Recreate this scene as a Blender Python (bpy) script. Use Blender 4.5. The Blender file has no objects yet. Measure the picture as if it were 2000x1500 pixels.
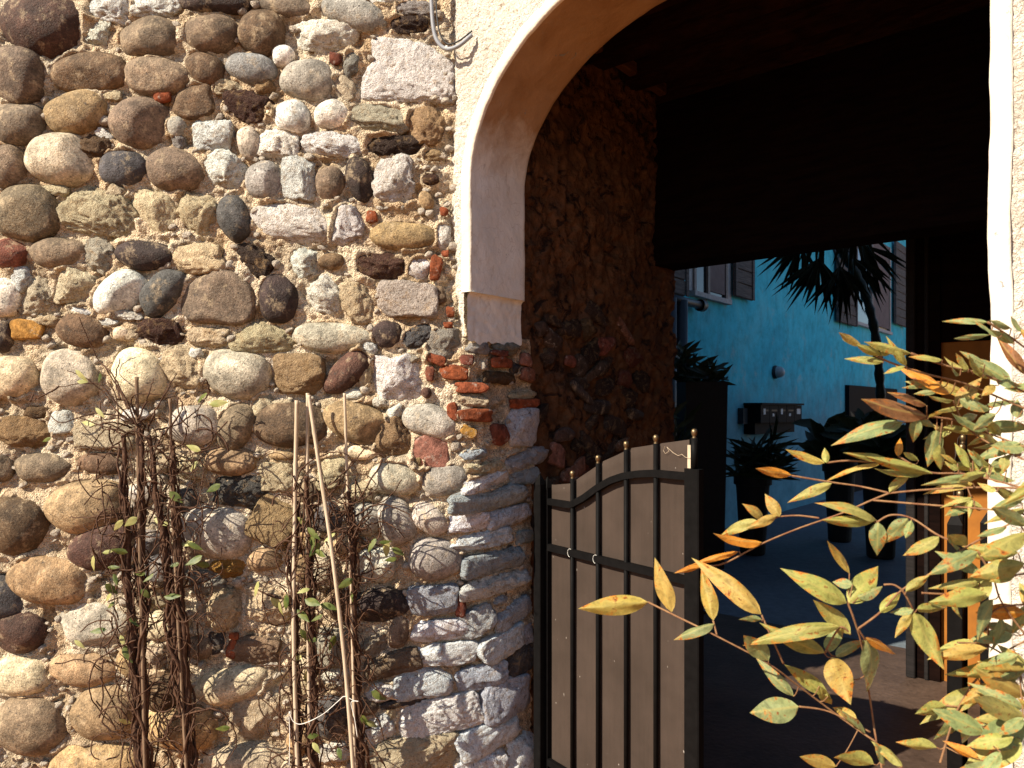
import bpy, math, random
import numpy as np
from mathutils import Vector

# ------------------------------------------------------------------ camera, sky, sun, exposure
sc = bpy.context.scene
F, CX, HZ, EYE = 1444.0, 1000.0, 800.0, 1.6          # focal length / horizon of the photograph (pixels), eye height
cam = bpy.data.cameras.new('camera'); cam_o = bpy.data.objects.new('camera', cam)
sc.collection.objects.link(cam_o); sc.camera = cam_o
cam_o.location = (0, 0, EYE); cam_o.rotation_euler = (math.radians(90), 0, 0)
cam.sensor_width = 36; cam.lens = 36*F/2000; cam.shift_y = (HZ-750)/2000
cam.clip_start = .05; cam.clip_end = 500
cam.dof.use_dof = True; cam.dof.focus_distance = 3.0; cam.dof.aperture_fstop = 6.3

SUN = Vector((-1.45, -1.0, 1.35)).normalized()         # towards the sun
world = bpy.data.worlds.new('World'); sc.world = world; world.use_nodes = True
wn = world.node_tree
sky = wn.nodes.new('ShaderNodeTexSky'); sky.sky_type = 'NISHITA'; sky.sun_disc = False
sky.sun_elevation = math.asin(SUN.z); sky.sun_rotation = math.atan2(SUN.x, SUN.y)
sky.air_density = 1.0; sky.dust_density = .4; sky.ozone_density = 2.5
bgn = wn.nodes['Background']; bgn.inputs[1].default_value = .07
wn.links.new(sky.outputs[0], bgn.inputs[0])
sl = bpy.data.lights.new('sun', 'SUN'); sl.energy = 5.0; sl.angle = math.radians(.5); sl.color = (1, .895, .73)
so = bpy.data.objects.new('sun', sl); sc.collection.objects.link(so)
so.rotation_euler = SUN.to_track_quat('Z', 'Y').to_euler()
sc.view_settings.view_transform = 'Standard'; sc.view_settings.look = 'None'
sc.view_settings.gamma = 1; sc.view_settings.exposure = 1.1; sc.view_settings.use_curve_mapping = False
sc.cycles.max_bounces = 6; sc.cycles.diffuse_bounces = 4

# ------------------------------------------------------------------ helpers
COL = sc.collection
rnd = random.Random(7)
def tag(o, label=None, cat=None, group=None, kind=None):
    if label: o['label'] = label
    if cat: o['category'] = cat
    if group: o['group'] = group
    if kind: o['kind'] = kind
    return o
def empty(name, loc=(0, 0, 0), label=None, cat=None, group=None):
    o = bpy.data.objects.new(name, None); COL.objects.link(o); o.location = loc
    return tag(o, label, cat, group)
def mesh(name, verts, faces, smooth=False):
    me = bpy.data.meshes.new(name)
    verts = np.asarray(verts, dtype=float).reshape(-1, 3)
    if isinstance(faces, np.ndarray):
        n, k = faces.shape
        me.vertices.add(len(verts)); me.vertices.foreach_set('co', verts.ravel())
        me.loops.add(n*k); me.loops.foreach_set('vertex_index', faces.ravel().astype(np.int32))
        me.polygons.add(n); me.polygons.foreach_set('loop_start', np.arange(0, n*k, k, dtype=np.int32))
        me.update(calc_edges=True); me.validate()
    else:
        me.from_pydata([tuple(v) for v in verts], [], [tuple(f) for f in faces]); me.update()
    if smooth: me.polygons.foreach_set('use_smooth', [True]*len(me.polygons))
    return me
def obj(name, me, mat, parent=None):
    o = bpy.data.objects.new(name, me); COL.objects.link(o)
    if mat and not me.materials: me.materials.append(mat)
    if parent:
        o.parent = parent
        o.location = -wloc(parent)
    return o
def wloc(p):                                          # world position of a part's parent (no rotations in the chain)
    v = Vector((0, 0, 0))
    while p: v += Vector(p.location); p = p.parent
    return v
class MB:                                             # collects boxes, prisms and tubes of ONE part
    def __init__(s): s.v = []; s.f = []
    def add(s, v, f):
        n = len(s.v); s.v += [tuple(map(float, p)) for p in v]; s.f += [tuple(i+n for i in q) for q in f]; return s
    def box(s, O, A, B, C):                           # corner O and three edge vectors
        O, A, B, C = map(Vector, (O, A, B, C))
        p = [O, O+A, O+A+B, O+B]; v = p + [q+C for q in p]
        return s.add(v, [(0,3,2,1),(4,5,6,7),(0,1,5,4),(1,2,6,5),(2,3,7,6),(3,0,4,7)])
    def bevbox(s, O, A, B, C, b=.003):                # box with chamfered long edges along C
        O, A, B, C = map(Vector, (O, A, B, C)); a = A.normalized()*b; c = B.normalized()*b
        p = [O+a, O+A-a, O+A+c, O+A+B-c, O+A+B-a, O+B+a, O+B-c, O+c]
        n = 8; v = p+[q+C for q in p]
        return s.add(v, [tuple(range(n))[::-1], tuple(range(n, 2*n))]+[(i, (i+1) % n, n+(i+1) % n, n+i) for i in range(n)])
    def tube(s, pts, r, sides=6, cap=True):
        pts = [Vector(p) for p in pts]; n = len(pts)
        rs = r if hasattr(r, '__len__') else [r]*n
        up = Vector((.13, .21, .97)); v = []; f = []
        for i, p in enumerate(pts):
            t = (pts[min(i+1, n-1)]-pts[max(i-1, 0)])
            t = t.normalized() if t.length > 1e-9 else Vector((0, 0, 1))
            if abs(t.dot(up)) > .95: up = Vector((.9, .3, .2))
            a = t.cross(up).normalized(); b = t.cross(a).normalized(); up = -b if False else up
            for j in range(sides):
                q = 2*math.pi*j/sides; v.append(p+(a*math.cos(q)+b*math.sin(q))*rs[i])
        for i in range(n-1):
            for j in range(sides):
                k = (j+1) % sides; f.append((i*sides+j, i*sides+k, (i+1)*sides+k, (i+1)*sides+j))
        if cap: f += [tuple(range(sides))[::-1], tuple(range((n-1)*sides, n*sides))]
        return s.add(v, f)
    def lathe(s, c, prof, sides=14, axis=(0, 0, 1)):  # prof: (radius, height)
        c = Vector(c); ax = Vector(axis).normalized(); a = ax.orthogonal().normalized(); b = ax.cross(a); v = []; f = []
        for r, h in prof:
            for j in range(sides):
                q = 2*math.pi*j/sides; v.append(c+ax*h+(a*math.cos(q)+b*math.sin(q))*max(r, 1e-5))
        for i in range(len(prof)-1):
            for j in range(sides):
                k = (j+1) % sides; f.append((i*sides+j, i*sides+k, (i+1)*sides+k, (i+1)*sides+j))
        return s.add(v, f)
    def build(s, name, mat, parent=None, smooth=False): return obj(name, mesh(name, s.v, s.f, smooth), mat, parent)

def _h(ix, iy, iz, seed):
    n = (ix*374761393 + iy*668265263 + iz*1274126177 + seed*974634599) & 0xffffffff
    n = ((n ^ (n >> 13))*1274126177) & 0xffffffff
    n = ((n ^ (n >> 15))*2246822519) & 0xffffffff
    return ((n ^ (n >> 16)) & 0xffffff)/float(0xffffff)
def vn(x, y, z, seed=0):                              # value noise, -1..1
    x, y, z = np.broadcast_arrays(*[np.asarray(q, float) for q in (x, y, z)])
    fx, fy, fz = np.floor(x), np.floor(y), np.floor(z)
    ix, iy, iz = fx.astype(np.int64), fy.astype(np.int64), fz.astype(np.int64)
    u, v, w = x-fx, y-fy, z-fz
    u, v, w = u*u*(3-2*u), v*v*(3-2*v), w*w*(3-2*w)
    r = 0
    for a in (0, 1):
        for b in (0, 1):
            for c in (0, 1):
                r = r + _h(ix+a, iy+b, iz+c, seed)*(u if a else 1-u)*(v if b else 1-v)*(w if c else 1-w)
    return r*2-1
def fbm(x, y, z, o=3, seed=0):
    r = 0; a = 1; t = 0
    for i in range(o):
        r = r+a*vn(x*2**i, y*2**i, z*2**i, seed+i*17); t += a; a *= .5
    return r/t

# ------------------------------------------------------------------ materials
class NT:
    def __init__(s, name):
        s.m = bpy.data.materials.new(name); s.m.use_nodes = True; s.t = s.m.node_tree
        s.p = s.t.nodes['Principled BSDF']
    def n(s, ty, **kw):
        q = s.t.nodes.new('ShaderNode'+ty)
        for k, v in kw.items():
            if k.startswith('i_'):
                k = k[2:]; k = int(k) if k.isdigit() else k.replace('_', ' ')
                if hasattr(v, 'is_linked') or isinstance(v, bpy.types.NodeSocket): s.t.links.new(v, q.inputs[k])
                else: q.inputs[k].default_value = v
            else: setattr(q, k, v)
        return q
    def pos(s): return s.n('NewGeometry').outputs['Position']
    def tex(s): return s.n('TexCoord').outputs['Object']
    def map(s, v, scale=(1, 1, 1), rot=(0, 0, 0)): return s.n('Mapping', i_Vector=v, i_Scale=scale, i_Rotation=rot).outputs[0]
    def noise(s, v, scale, detail=4, rough=.6, dist=0): return s.n('TexNoise', i_Vector=v, i_Scale=scale, i_Detail=detail, i_Roughness=rough, i_Distortion=dist).outputs['Fac']
    def vor(s, v, scale, feat='F1'): return s.n('TexVoronoi', feature=feat, i_Vector=v, i_Scale=scale).outputs['Distance']
    def ramp(s, f, stops):
        q = s.n('ValToRGB', i_Fac=f); e = q.color_ramp.elements
        while len(e) < len(stops): e.new(.5)
        for el, (p, c) in zip(e, stops):
            el.position = p; el.color = (*c, 1) if hasattr(c, '__len__') else (c, c, c, 1)
        return q.outputs[0]
    def mix(s, f, a, b, mode='MIX'):
        q = s.n('Mix', data_type='RGBA', blend_type=mode)
        for i, v in ((0, f), (6, a), (7, b)):
            if isinstance(v, bpy.types.NodeSocket): s.t.links.new(v, q.inputs[i])
            else: q.inputs[i].default_value = v if i == 0 else ((*v, 1) if len(v) == 3 else v)
        return q.outputs[2]
    def math(s, op, a, b=0.0):
        q = s.n('Math', operation=op)
        for i, v in ((0, a), (1, b)):
            if isinstance(v, bpy.types.NodeSocket): s.t.links.new(v, q.inputs[i])
            else: q.inputs[i].default_value = v
        return q.outputs[0]
    def ocol(s): return s.n('ObjectInfo').outputs['Color']
    def bump(s, h, strength=.5, dist=.01, normal=None):
        q = s.n('Bump', i_Height=h, i_Strength=strength, i_Distance=dist)
        if normal: s.t.links.new(normal, q.inputs['Normal'])
        return q.outputs[0]
    def out(s, col, rough=.8, normal=None, metal=0, spec=.3):
        for k, v in (('Base Color', col), ('Roughness', rough), ('Metallic', metal), ('Specular IOR Level', spec)):
            if isinstance(v, bpy.types.NodeSocket): s.t.links.new(v, s.p.inputs[k])
            else: s.p.inputs[k].default_value = (*v, 1) if hasattr(v, '__len__') and len(v) == 3 else v
        if normal: s.t.links.new(normal, s.p.inputs['Normal'])
        return s.m
def simple(name, col, rough=.6, metal=0, var=.25, scale=20, bump=.15, spec=.3):
    t = NT(name); P = t.pos(); f = t.noise(P, scale, 5)
    c = t.mix(1, col, t.ramp(f, [(.25, 1-var), (.75, 1+var)]), 'MULTIPLY')
    return t.out(c, rough, t.bump(t.noise(P, scale*4, 4), bump, .005), metal, spec)

def mat_cobble():
    t = NT('river_cobble'); P = t.pos()
    big = t.noise(P, 9, 3, .55, .6); fine = t.noise(P, 140, 4, .7); mid = t.noise(P, 34, 5, .65)
    c = t.mix(1, t.ocol(), t.ramp(big, [(.26, .5), (.5, 1), (.74, 1.6)]), 'MULTIPLY')
    c = t.mix(1, c, t.ramp(mid, [(.3, .6), (.7, 1.4)]), 'MULTIPLY')
    c = t.mix(1, c, t.ramp(fine, [(.32, .55), (.55, 1.02), (.72, 1.5)]), 'MULTIPLY')
    dust = t.ramp(t.noise(t.map(P, (1, 1, .8)), 18, 7, .75), [(.54, 0.0), (.68, .6)])
    c = t.mix(dust, c, (.56, .43, .27))
    spots = t.ramp(t.noise(P, 75, 3, .6), [(.62, 0.0), (.68, .8)])
    c = t.mix(spots, c, (.05, .04, .035))
    h = t.math('ADD', t.math('MULTIPLY', mid, .6), t.math('MULTIPLY', fine, .5))
    return t.out(c, .7, t.bump(h, .9, .014), spec=.22)
def mat_lime():
    t = NT('pale_limestone'); P = t.pos()
    big = t.noise(P, 14, 4, .6, .8); mid = t.noise(P, 45, 6, .7, .5); fine = t.noise(P, 190, 3, .7)
    c = t.mix(1, t.ocol(), t.ramp(big, [(.3, .74), (.5, 1), (.7, 1.15)]), 'MULTIPLY')
    st = t.ramp(t.noise(P, 21, 5, .65, 1.2), [(.53, 0.0), (.7, .6)])
    c = t.mix(st, c, (.42, .27, .13))
    pits = t.ramp(mid, [(.34, 1.0), (.42, 0.0)])
    c = t.mix(t.math('MULTIPLY', pits, .75), c, (.10, .075, .055))
    crack = t.ramp(t.vor(t.mix(.25, P, t.n('TexNoise', i_Vector=P, i_Scale=20.0).outputs['Color'], 'ADD'), 26, 'DISTANCE_TO_EDGE'), [(.0, .55), (.035, 0.0)])
    c = t.mix(crack, c, (.16, .12, .09))
    c = t.mix(1, c, t.ramp(fine, [(.3, .8), (.7, 1.12)]), 'MULTIPLY')
    h = t.math('ADD', t.math('ADD', t.math('MULTIPLY', mid, 1.0), t.math('MULTIPLY', fine, .3)), t.math('MULTIPLY', big, .8))
    return t.out(c, .88, t.bump(h, 1.0, .034), spec=.1)
def mat_brick():
    t = NT('old_brick'); P = t.pos()
    mid = t.noise(P, 40, 5, .65); fine = t.noise(P, 160, 4, .7)
    c = t.mix(1, t.ocol(), t.ramp(mid, [(.3, .35), (.55, 1), (.75, 1.6)]), 'MULTIPLY')
    lime = t.ramp(t.noise(P, 30, 5, .7), [(.58, 0.0), (.68, .6)])
    c = t.mix(lime, c, (.42, .36, .3))
    return t.out(c, .9, t.bump(t.math('ADD', mid, t.math('MULTIPLY', fine, .5)), .7, .008), spec=.15)
def mat_mortar():
    t = NT('sandy_mortar'); P = t.pos()
    big = t.noise(P, 3.2, 4, .6, .5); mid = t.noise(P, 26, 6, .7); grit = t.vor(P, 130); fine = t.noise(P, 260, 3, .7)
    c = t.ramp(big, [(.28, (.44, .29, .16)), (.42, (.66, .49, .31)), (.58, (.77, .64, .46)), (.8, (.58, .50, .41))])
    c = t.mix(1, c, t.ramp(mid, [(.28, .42), (.5, 1), (.75, 1.35)]), 'MULTIPLY')
    c = t.mix(1, c, t.ramp(fine, [(.3, .5), (.7, 1.4)]), 'MULTIPLY')
    peb = t.ramp(t.n('TexVoronoi', i_Vector=P, i_Scale=95.0).outputs['Color'], [(.0, .55), (.5, 1.0), (1, 1.35)])
    c = t.mix(.6, c, t.mix(1, c, peb, 'MULTIPLY'))
    c = t.mix(1, c, t.ramp(t.noise(P, 1.7, 6, .7, .8), [(.32, .62), (.5, 1.05), (.7, 1.18)]), 'MULTIPLY')
    holes = t.ramp(t.noise(P, 55, 3, .6), [(.31, .9), (.38, 0.0)])
    c = t.mix(holes, c, (.09, .06, .045))
    h = t.math('ADD', t.math('ADD', t.math('MULTIPLY', mid, 1.2), t.math('MULTIPLY', grit, -.6)), t.math('MULTIPLY', fine, .5))
    return t.out(c, .95, t.bump(h, 1.0, .022), spec=.1)
def mat_passage():
    t = NT('crumbling_passage_plaster'); P = t.pos()
    big = t.noise(P, 3.5, 5, .6, .8); mid = t.noise(P, 18, 6, .68)
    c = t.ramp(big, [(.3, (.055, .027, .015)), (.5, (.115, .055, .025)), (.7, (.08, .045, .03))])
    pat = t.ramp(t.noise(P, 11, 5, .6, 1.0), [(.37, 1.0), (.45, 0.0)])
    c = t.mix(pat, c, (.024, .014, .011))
    c = t.mix(1, c, t.ramp(mid, [(.3, .6), (.7, 1.4)]), 'MULTIPLY')
    return t.out(c, .92, t.bump(t.math('SUBTRACT', mid, t.math('MULTIPLY', pat, .5)), .8, .02), spec=.1)
def mat_stucco():
    t = NT('rough_white_stucco'); P = t.pos()
    mid = t.noise(P, 55, 5, .65, 1.5); fine = t.noise(P, 200, 3, .6); big = t.noise(P, 4, 4, .6)
    c = t.ramp(big, [(.3, (.62, .55, .45)), (.55, (.74, .69, .60)), (.8, (.68, .61, .50))])
    pit = t.ramp(t.noise(P, 58, 4, .6, 2.6), [(.36, .85), (.43, 0.0)])
    c = t.mix(pit, c, (.36, .25, .16))
    hole = t.ramp(t.math('ADD', t.noise(P, 16, 4, .7), t.math('MULTIPLY', t.noise(P, 90, 2), .3)), [(.44, .9), (.47, 0.0)])
    c = t.mix(t.math('MULTIPLY', hole, .7), c, (.20, .14, .10))
    h = t.math('ADD', mid, t.math('MULTIPLY', fine, .25))
    return t.out(c, .9, t.bump(h, 1.0, .022), spec=.15)
def mat_plaster(tan=False):
    t = NT('limewashed_intrados' if tan else 'painted_arch_plaster'); P = t.pos()
    big = t.noise(P, 5, 5, .6, .5); mid = t.noise(P, 30, 5, .6)
    c = t.ramp(big, [(.3, (.56, .49, .39)), (.55, (.68, .62, .52)), (.8, (.60, .54, .46))])
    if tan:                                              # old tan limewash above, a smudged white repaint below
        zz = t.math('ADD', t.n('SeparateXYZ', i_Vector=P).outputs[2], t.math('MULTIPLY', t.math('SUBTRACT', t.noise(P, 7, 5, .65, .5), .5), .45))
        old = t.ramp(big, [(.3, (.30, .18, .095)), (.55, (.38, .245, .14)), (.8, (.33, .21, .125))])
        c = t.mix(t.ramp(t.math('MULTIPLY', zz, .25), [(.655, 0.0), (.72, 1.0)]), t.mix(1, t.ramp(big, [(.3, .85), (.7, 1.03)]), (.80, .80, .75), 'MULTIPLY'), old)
    st = t.ramp(t.noise(t.map(P, (1, 1, .35)), 26, 6, .7), [(.58, 0.0), (.75, .5)])
    c = t.mix(st, c, (.42, .36, .29) if not tan else (.3, .22, .15))
    peel = t.ramp(t.noise(P, 13, 6, .62, .6), [(.315, 1.0), (.33, 0.0)])
    c = t.mix(peel, c, (.26, .25, .24))
    cr = t.ramp(t.vor(t.mix(.3, P, t.n('TexNoise', i_Vector=P, i_Scale=8.0).outputs['Color'], 'ADD'), 7, 'DISTANCE_TO_EDGE'), [(.0, .35), (.012, 0.0)])
    c = t.mix(cr, c, (.3, .25, .2))
    h = t.math('SUBTRACT', t.math('ADD', mid, t.math('MULTIPLY', big, 1.5)), t.math('MULTIPLY', peel, 1.2))
    return t.out(c, .78, t.bump(h, .45, .008), spec=.2)
def mat_blue():
    t = NT('weathered_blue_render'); P = t.pos()
    big = t.noise(P, .8, 5, .62, .8); mid = t.noise(P, 5, 6, .7); fine = t.noise(P, 30, 4, .7)
    c = t.ramp(big, [(.3, (.05, .42, .58)), (.5, (.062, .54, .72)), (.72, (.12, .56, .70))])
    c = t.mix(1, c, t.ramp(mid, [(.28, .68), (.5, 1), (.75, 1.2)]), 'MULTIPLY')
    drip = t.ramp(t.noise(t.map(P, (1, 1, .15)), 6, 5, .7), [(.55, 0.0), (.75, .45)])
    c = t.mix(drip, c, (.12, .22, .27))
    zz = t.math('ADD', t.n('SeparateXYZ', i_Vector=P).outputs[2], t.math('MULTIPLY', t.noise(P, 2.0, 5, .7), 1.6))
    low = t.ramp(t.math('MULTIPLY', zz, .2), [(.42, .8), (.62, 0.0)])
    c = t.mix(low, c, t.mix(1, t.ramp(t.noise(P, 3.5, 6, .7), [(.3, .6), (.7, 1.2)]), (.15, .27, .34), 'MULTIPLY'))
    pale = t.ramp(t.noise(P, 2.2, 5, .65), [(.60, 0.0), (.74, .5)])
    c = t.mix(pale, c, (.45, .50, .48))
    return t.out(c, .9, t.bump(t.math('ADD', mid, t.math('MULTIPLY', fine, .4)), .5, .02), spec=.15)
def mat_wood(name, a, b, ax=(1, 1, 12), sc_=6, sp=.2):
    t = NT(name); P = t.pos(); f = t.noise(t.map(P, ax), sc_, 6, .65, .4)
    c = t.ramp(f, [(.3, a), (.7, b)])
    return t.out(c, .8, t.bump(f, .5, .006), spec=sp)
def mat_leaf():
    t = NT('sun_bleached_leaf'); O = t.n('TexCoord').outputs['Object']; r = t.n('ObjectInfo').outputs['Random']
    sep = t.n('SeparateXYZ', i_Vector=O)
    off = t.n('CombineXYZ', i_X=t.math('MULTIPLY', r, 37.0), i_Y=t.math('MULTIPLY', r, 91.0)).outputs[0]
    V = t.n('VectorMath', operation='ADD', i_0=t.map(O, (2.2, 1.3, 1)), i_1=off).outputs[0]
    bl = t.noise(V, 2.6, 6, .7, .8); fine = t.noise(V, 8, 5, .75)
    c = t.mix(1, t.ocol(), t.ramp(bl, [(.3, .5), (.5, 1), (.72, 1.35)]), 'MULTIPLY')
    ay = t.math('ABSOLUTE', sep.outputs[1])
    edge = t.math('ADD', t.math('MULTIPLY', ay, 1.7), t.math('MULTIPLY', t.math('SUBTRACT', sep.outputs[0], .55), 1.1))
    om = t.ramp(t.math('ADD', t.math('MULTIPLY', edge, .55), t.math('MULTIPLY', t.math('SUBTRACT', bl, .5), 2.2)), [(.23, 0.0), (.48, .95)])
    c = t.mix(om, c, (.50, .15, .012))
    br = t.ramp(t.math('ADD', fine, t.math('MULTIPLY', t.math('SUBTRACT', bl, .5), 1.4)), [(.62, 0.0), (.76, .9)])
    c = t.mix(br, c, (.16, .05, .012))
    vein = t.ramp(ay, [(.0, .5), (.05, 0.0)])
    c = t.mix(vein, c, (.42, .34, .10))
    nt = t.t; diff = t.n('BsdfTranslucent', i_Color=c)
    t.out(c, .5, t.bump(fine, .25, .02), spec=.35)
    mx = t.n('MixShader', i_Fac=.22); nt.links.new(t.p.outputs[0], mx.inputs[1]); nt.links.new(diff.outputs[0], mx.inputs[2])
    nt.links.new(mx.outputs[0], nt.nodes['Material Output'].inputs[0])
    return t.m
def mat_green(name, a, b, tr=.2):
    t = NT(name); f = t.noise(t.pos(), 30, 4); c = t.ramp(f, [(.3, a), (.7, b)])
    d = t.n('BsdfTranslucent', i_Color=c); t.out(c, .5, None, spec=.3)
    mx = t.n('MixShader', i_Fac=tr); t.t.links.new(t.p.outputs[0], mx.inputs[1]); t.t.links.new(d.outputs[0], mx.inputs[2])
    t.t.links.new(mx.outputs[0], t.t.nodes['Material Output'].inputs[0])
    return t.m
def mat_fabric():
    t = NT('brown_woven_screen'); P = t.pos()
    w1 = t.n('TexWave', wave_type='BANDS', bands_direction='Z', i_Vector=P, i_Scale=110.0, i_Distortion=1.5, i_Detail=2.0).outputs['Fac']
    big = t.noise(P, 5, 4, .6); st = t.noise(t.map(P, (1, 1, .06)), 60, 4, .6)
    c = t.ramp(big, [(.3, (.036, .025, .019)), (.7, (.052, .036, .028))])
    c = t.mix(1, c, t.ramp(st, [(.3, .93), (.7, 1.06)]), 'MULTIPLY')
    c = t.mix(1, c, t.ramp(w1, [(.2, .88), (.8, 1.08)]), 'MULTIPLY')
    sp = t.ramp(t.noise(t.map(P, (1, 1, .5)), 70, 1, .4), [(.78, 0.0), (.81, .5)])
    c = t.mix(sp, c, (.5, .45, .4))
    return t.out(c, .85, t.bump(w1, .3, .002), spec=.15)
def mat_ground(name, cols, scale, rough=.9, bump=.5):
    t = NT(name); P = t.pos(); a = t.noise(P, scale, 6, .65, .4); b = t.noise(P, scale*12, 4, .7)
    c = t.ramp(a, [(.3, cols[0]), (.7, cols[1])]); c = t.mix(1, c, t.ramp(b, [(.3, .75), (.7, 1.25)]), 'MULTIPLY')
    return t.out(c, rough, t.bump(t.math('ADD', a, b), bump, .01), spec=.25)

M = dict(cobble=mat_cobble(), lime=mat_lime(), brick=mat_brick(), mortar=mat_mortar(), passage=mat_passage(),
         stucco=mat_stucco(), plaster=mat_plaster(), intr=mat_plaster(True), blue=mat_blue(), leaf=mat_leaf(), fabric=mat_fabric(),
         iron=simple('black_painted_iron', (.005, .0046, .0046), .55, 0, .3, 30, .1, .05),
         brass=simple('dull_brass', (.20, .14, .075), .42, .9, .2, 40, .05),
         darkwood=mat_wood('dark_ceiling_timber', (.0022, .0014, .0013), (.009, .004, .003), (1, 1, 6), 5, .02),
         shutter=mat_wood('grey_weathered_shutter_wood', (.035, .032, .034), (.14, .125, .12), (1, 1, 14), 5),
         bamboo=mat_wood('dry_bamboo', (.34, .25, .16), (.56, .46, .34), (8, 8, .6), 10),
         stem=mat_wood('brown_vine_bark', (.03, .014, .009), (.11, .055, .03), (1, 1, 1), 60),
         redstem=mat_wood('reddish_twig', (.13, .05, .025), (.26, .15, .07), (1, 1, 1), 40),
         green=mat_green('vine_leaf_green', (.045, .075, .015), (.16, .17, .04)),
         pale=mat_green('pale_vine_leaf', (.28, .30, .10), (.45, .40, .16)),
         court=mat_green('courtyard_foliage', (.012, .022, .010), (.035, .05, .02), .1),
         palm=mat_green('dark_palm_leaf', (.008, .012, .006), (.02, .025, .012), .05),
         ochre=simple('ochre_painted_wall', (.24, .085, .009), .8, 0, .25, 6, .2),
         body=simple('plain_grey_render', (.22, .17, .12), .9, 0, .2, 4, .2),
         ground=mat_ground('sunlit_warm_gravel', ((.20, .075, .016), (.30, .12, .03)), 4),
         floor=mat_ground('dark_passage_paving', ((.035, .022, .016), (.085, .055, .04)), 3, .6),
         cfloor=mat_ground('courtyard_paving', ((.075, .095, .12), (.12, .145, .165)), 1.2, .7),
         conduit=simple('grey_plastic_conduit', (.22, .23, .25), .55, 0, .15, 30, .05),
         black=simple('black_rubber', (.012, .012, .013), .5), string=simple('white_string', (.7, .68, .62), .8),
         glass=simple('dark_window_glass', (.012, .016, .02), .12, 0, .1, 3, 0, .6),
         frame=simple('painted_window_frame', (.20, .18, .17), .6), curtain=simple('grey_brown_curtain', (.16, .13, .13), .9, 0, .2, 8),
         reveal=simple('pale_window_reveal', (.42, .44, .45), .9), box=simple('dark_metal_letterbox', (.007, .007, .009), .7, 0, .2, 20, .1, .1),
         sticker=simple('pale_name_sticker', (.55, .58, .6), .6), lamp=simple('opal_lamp_glass', (.30, .38, .42), .25),
         pot=simple('dark_planter', (.022, .018, .016), .7), lead=simple('dark_drainpipe', (.02, .03, .038), .45))

# ------------------------------------------------------------------ plan of the place
Cc = Vector((-.255, 3.2, 0)); dV = Vector((.766, -.643, 0)); uV = Vector((.643, .766, 0))
def W(s, t, h): return Cc+dV*s+uV*t+Vector((0, 0, h))              # passage frame: s across the arch, t into it, h up
def ray_plane(px, py, P0, D):                                      # -> distance along D, height
    k = (px-CX)/F; a = (k*P0[1]-P0[0])/(D[0]-k*D[1]); Z = P0[1]+a*D[1]
    return a, EYE+(HZ-py)/F*Z
def at(px, py, Z): return Vector(((px-CX)/F*Z, Z, EYE+(HZ-py)/F*Z))
S0, S1, SC, AA, H0, BB = .109, 1.963, 1.036, .927, 2.59, .655      # arch opening
P3 = .085                                                          # left passage wall
SBOT = 1.905; SIMP = 2.10
def wallY(X, h):                                                   # plan of the stone wall: flat, rounding into the passage, wider low down
    X = np.asarray(X, float); h = np.asarray(h, float)
    p0 = Cc+dV*P3
    c3 = p0.y+uV.y/uV.x*(X-p0.x)
    low = np.clip((1.55-h)/1.3, 0, 1)
    xb = -.17-.44*low
    c2 = 3.2+.30*np.maximum(X-xb, 0)*np.where(low > 0, 1, 0)*np.clip(low*3, 0, 1)
    k = .035+.05*low
    def sm(a, b): return .5*(a+b+np.sqrt((a-b)**2+k*k))-.5*k*np.exp(-((a-b)/k)**2)*0
    return sm(sm(3.2-.0*X, c2)-k*.5, c3)
def on_wall(px, py):
    k = (px-CX)/F; Z = 3.2
    for _ in range(40):
        Z = .5*Z+.5*float(wallY(k*Z, EYE+(HZ-py)/F*Z))
    X = k*Z; h = EYE+(HZ-py)/F*Z; e = .02
    m = float(wallY(X+e, h)-wallY(X-e, h))/(2*e)
    T = Vector((1, m, 0)).normalized(); N = Vector((T.y, -T.x, 0))
    return Vector((X, Z, h)), T, N, Z/F, max(.35, T.x-k*T.y)

# ------------------------------------------------------------------ ground
def sheet(name, pts, mat, z): 
    o = obj(name, mesh(name, [(p[0], p[1], z) for p in pts], [tuple(range(len(pts)))]), mat); o['kind'] = 'structure'; return o
sheet('ground', [(-150, -150), (150, -150), (150, 150), (-150, 150)], M['ground'], -.134)
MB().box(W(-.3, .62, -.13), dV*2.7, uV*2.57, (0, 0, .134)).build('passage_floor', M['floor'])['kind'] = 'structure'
q = [W(-1.95, 3.19, 0), W(2.4, 3.19, 0), W(2.4, 19, 0), W(-1.95, 19, 0)]
sheet('courtyard_floor', [(p.x, p.y) for p in q], M['cfloor'], .0)

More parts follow.
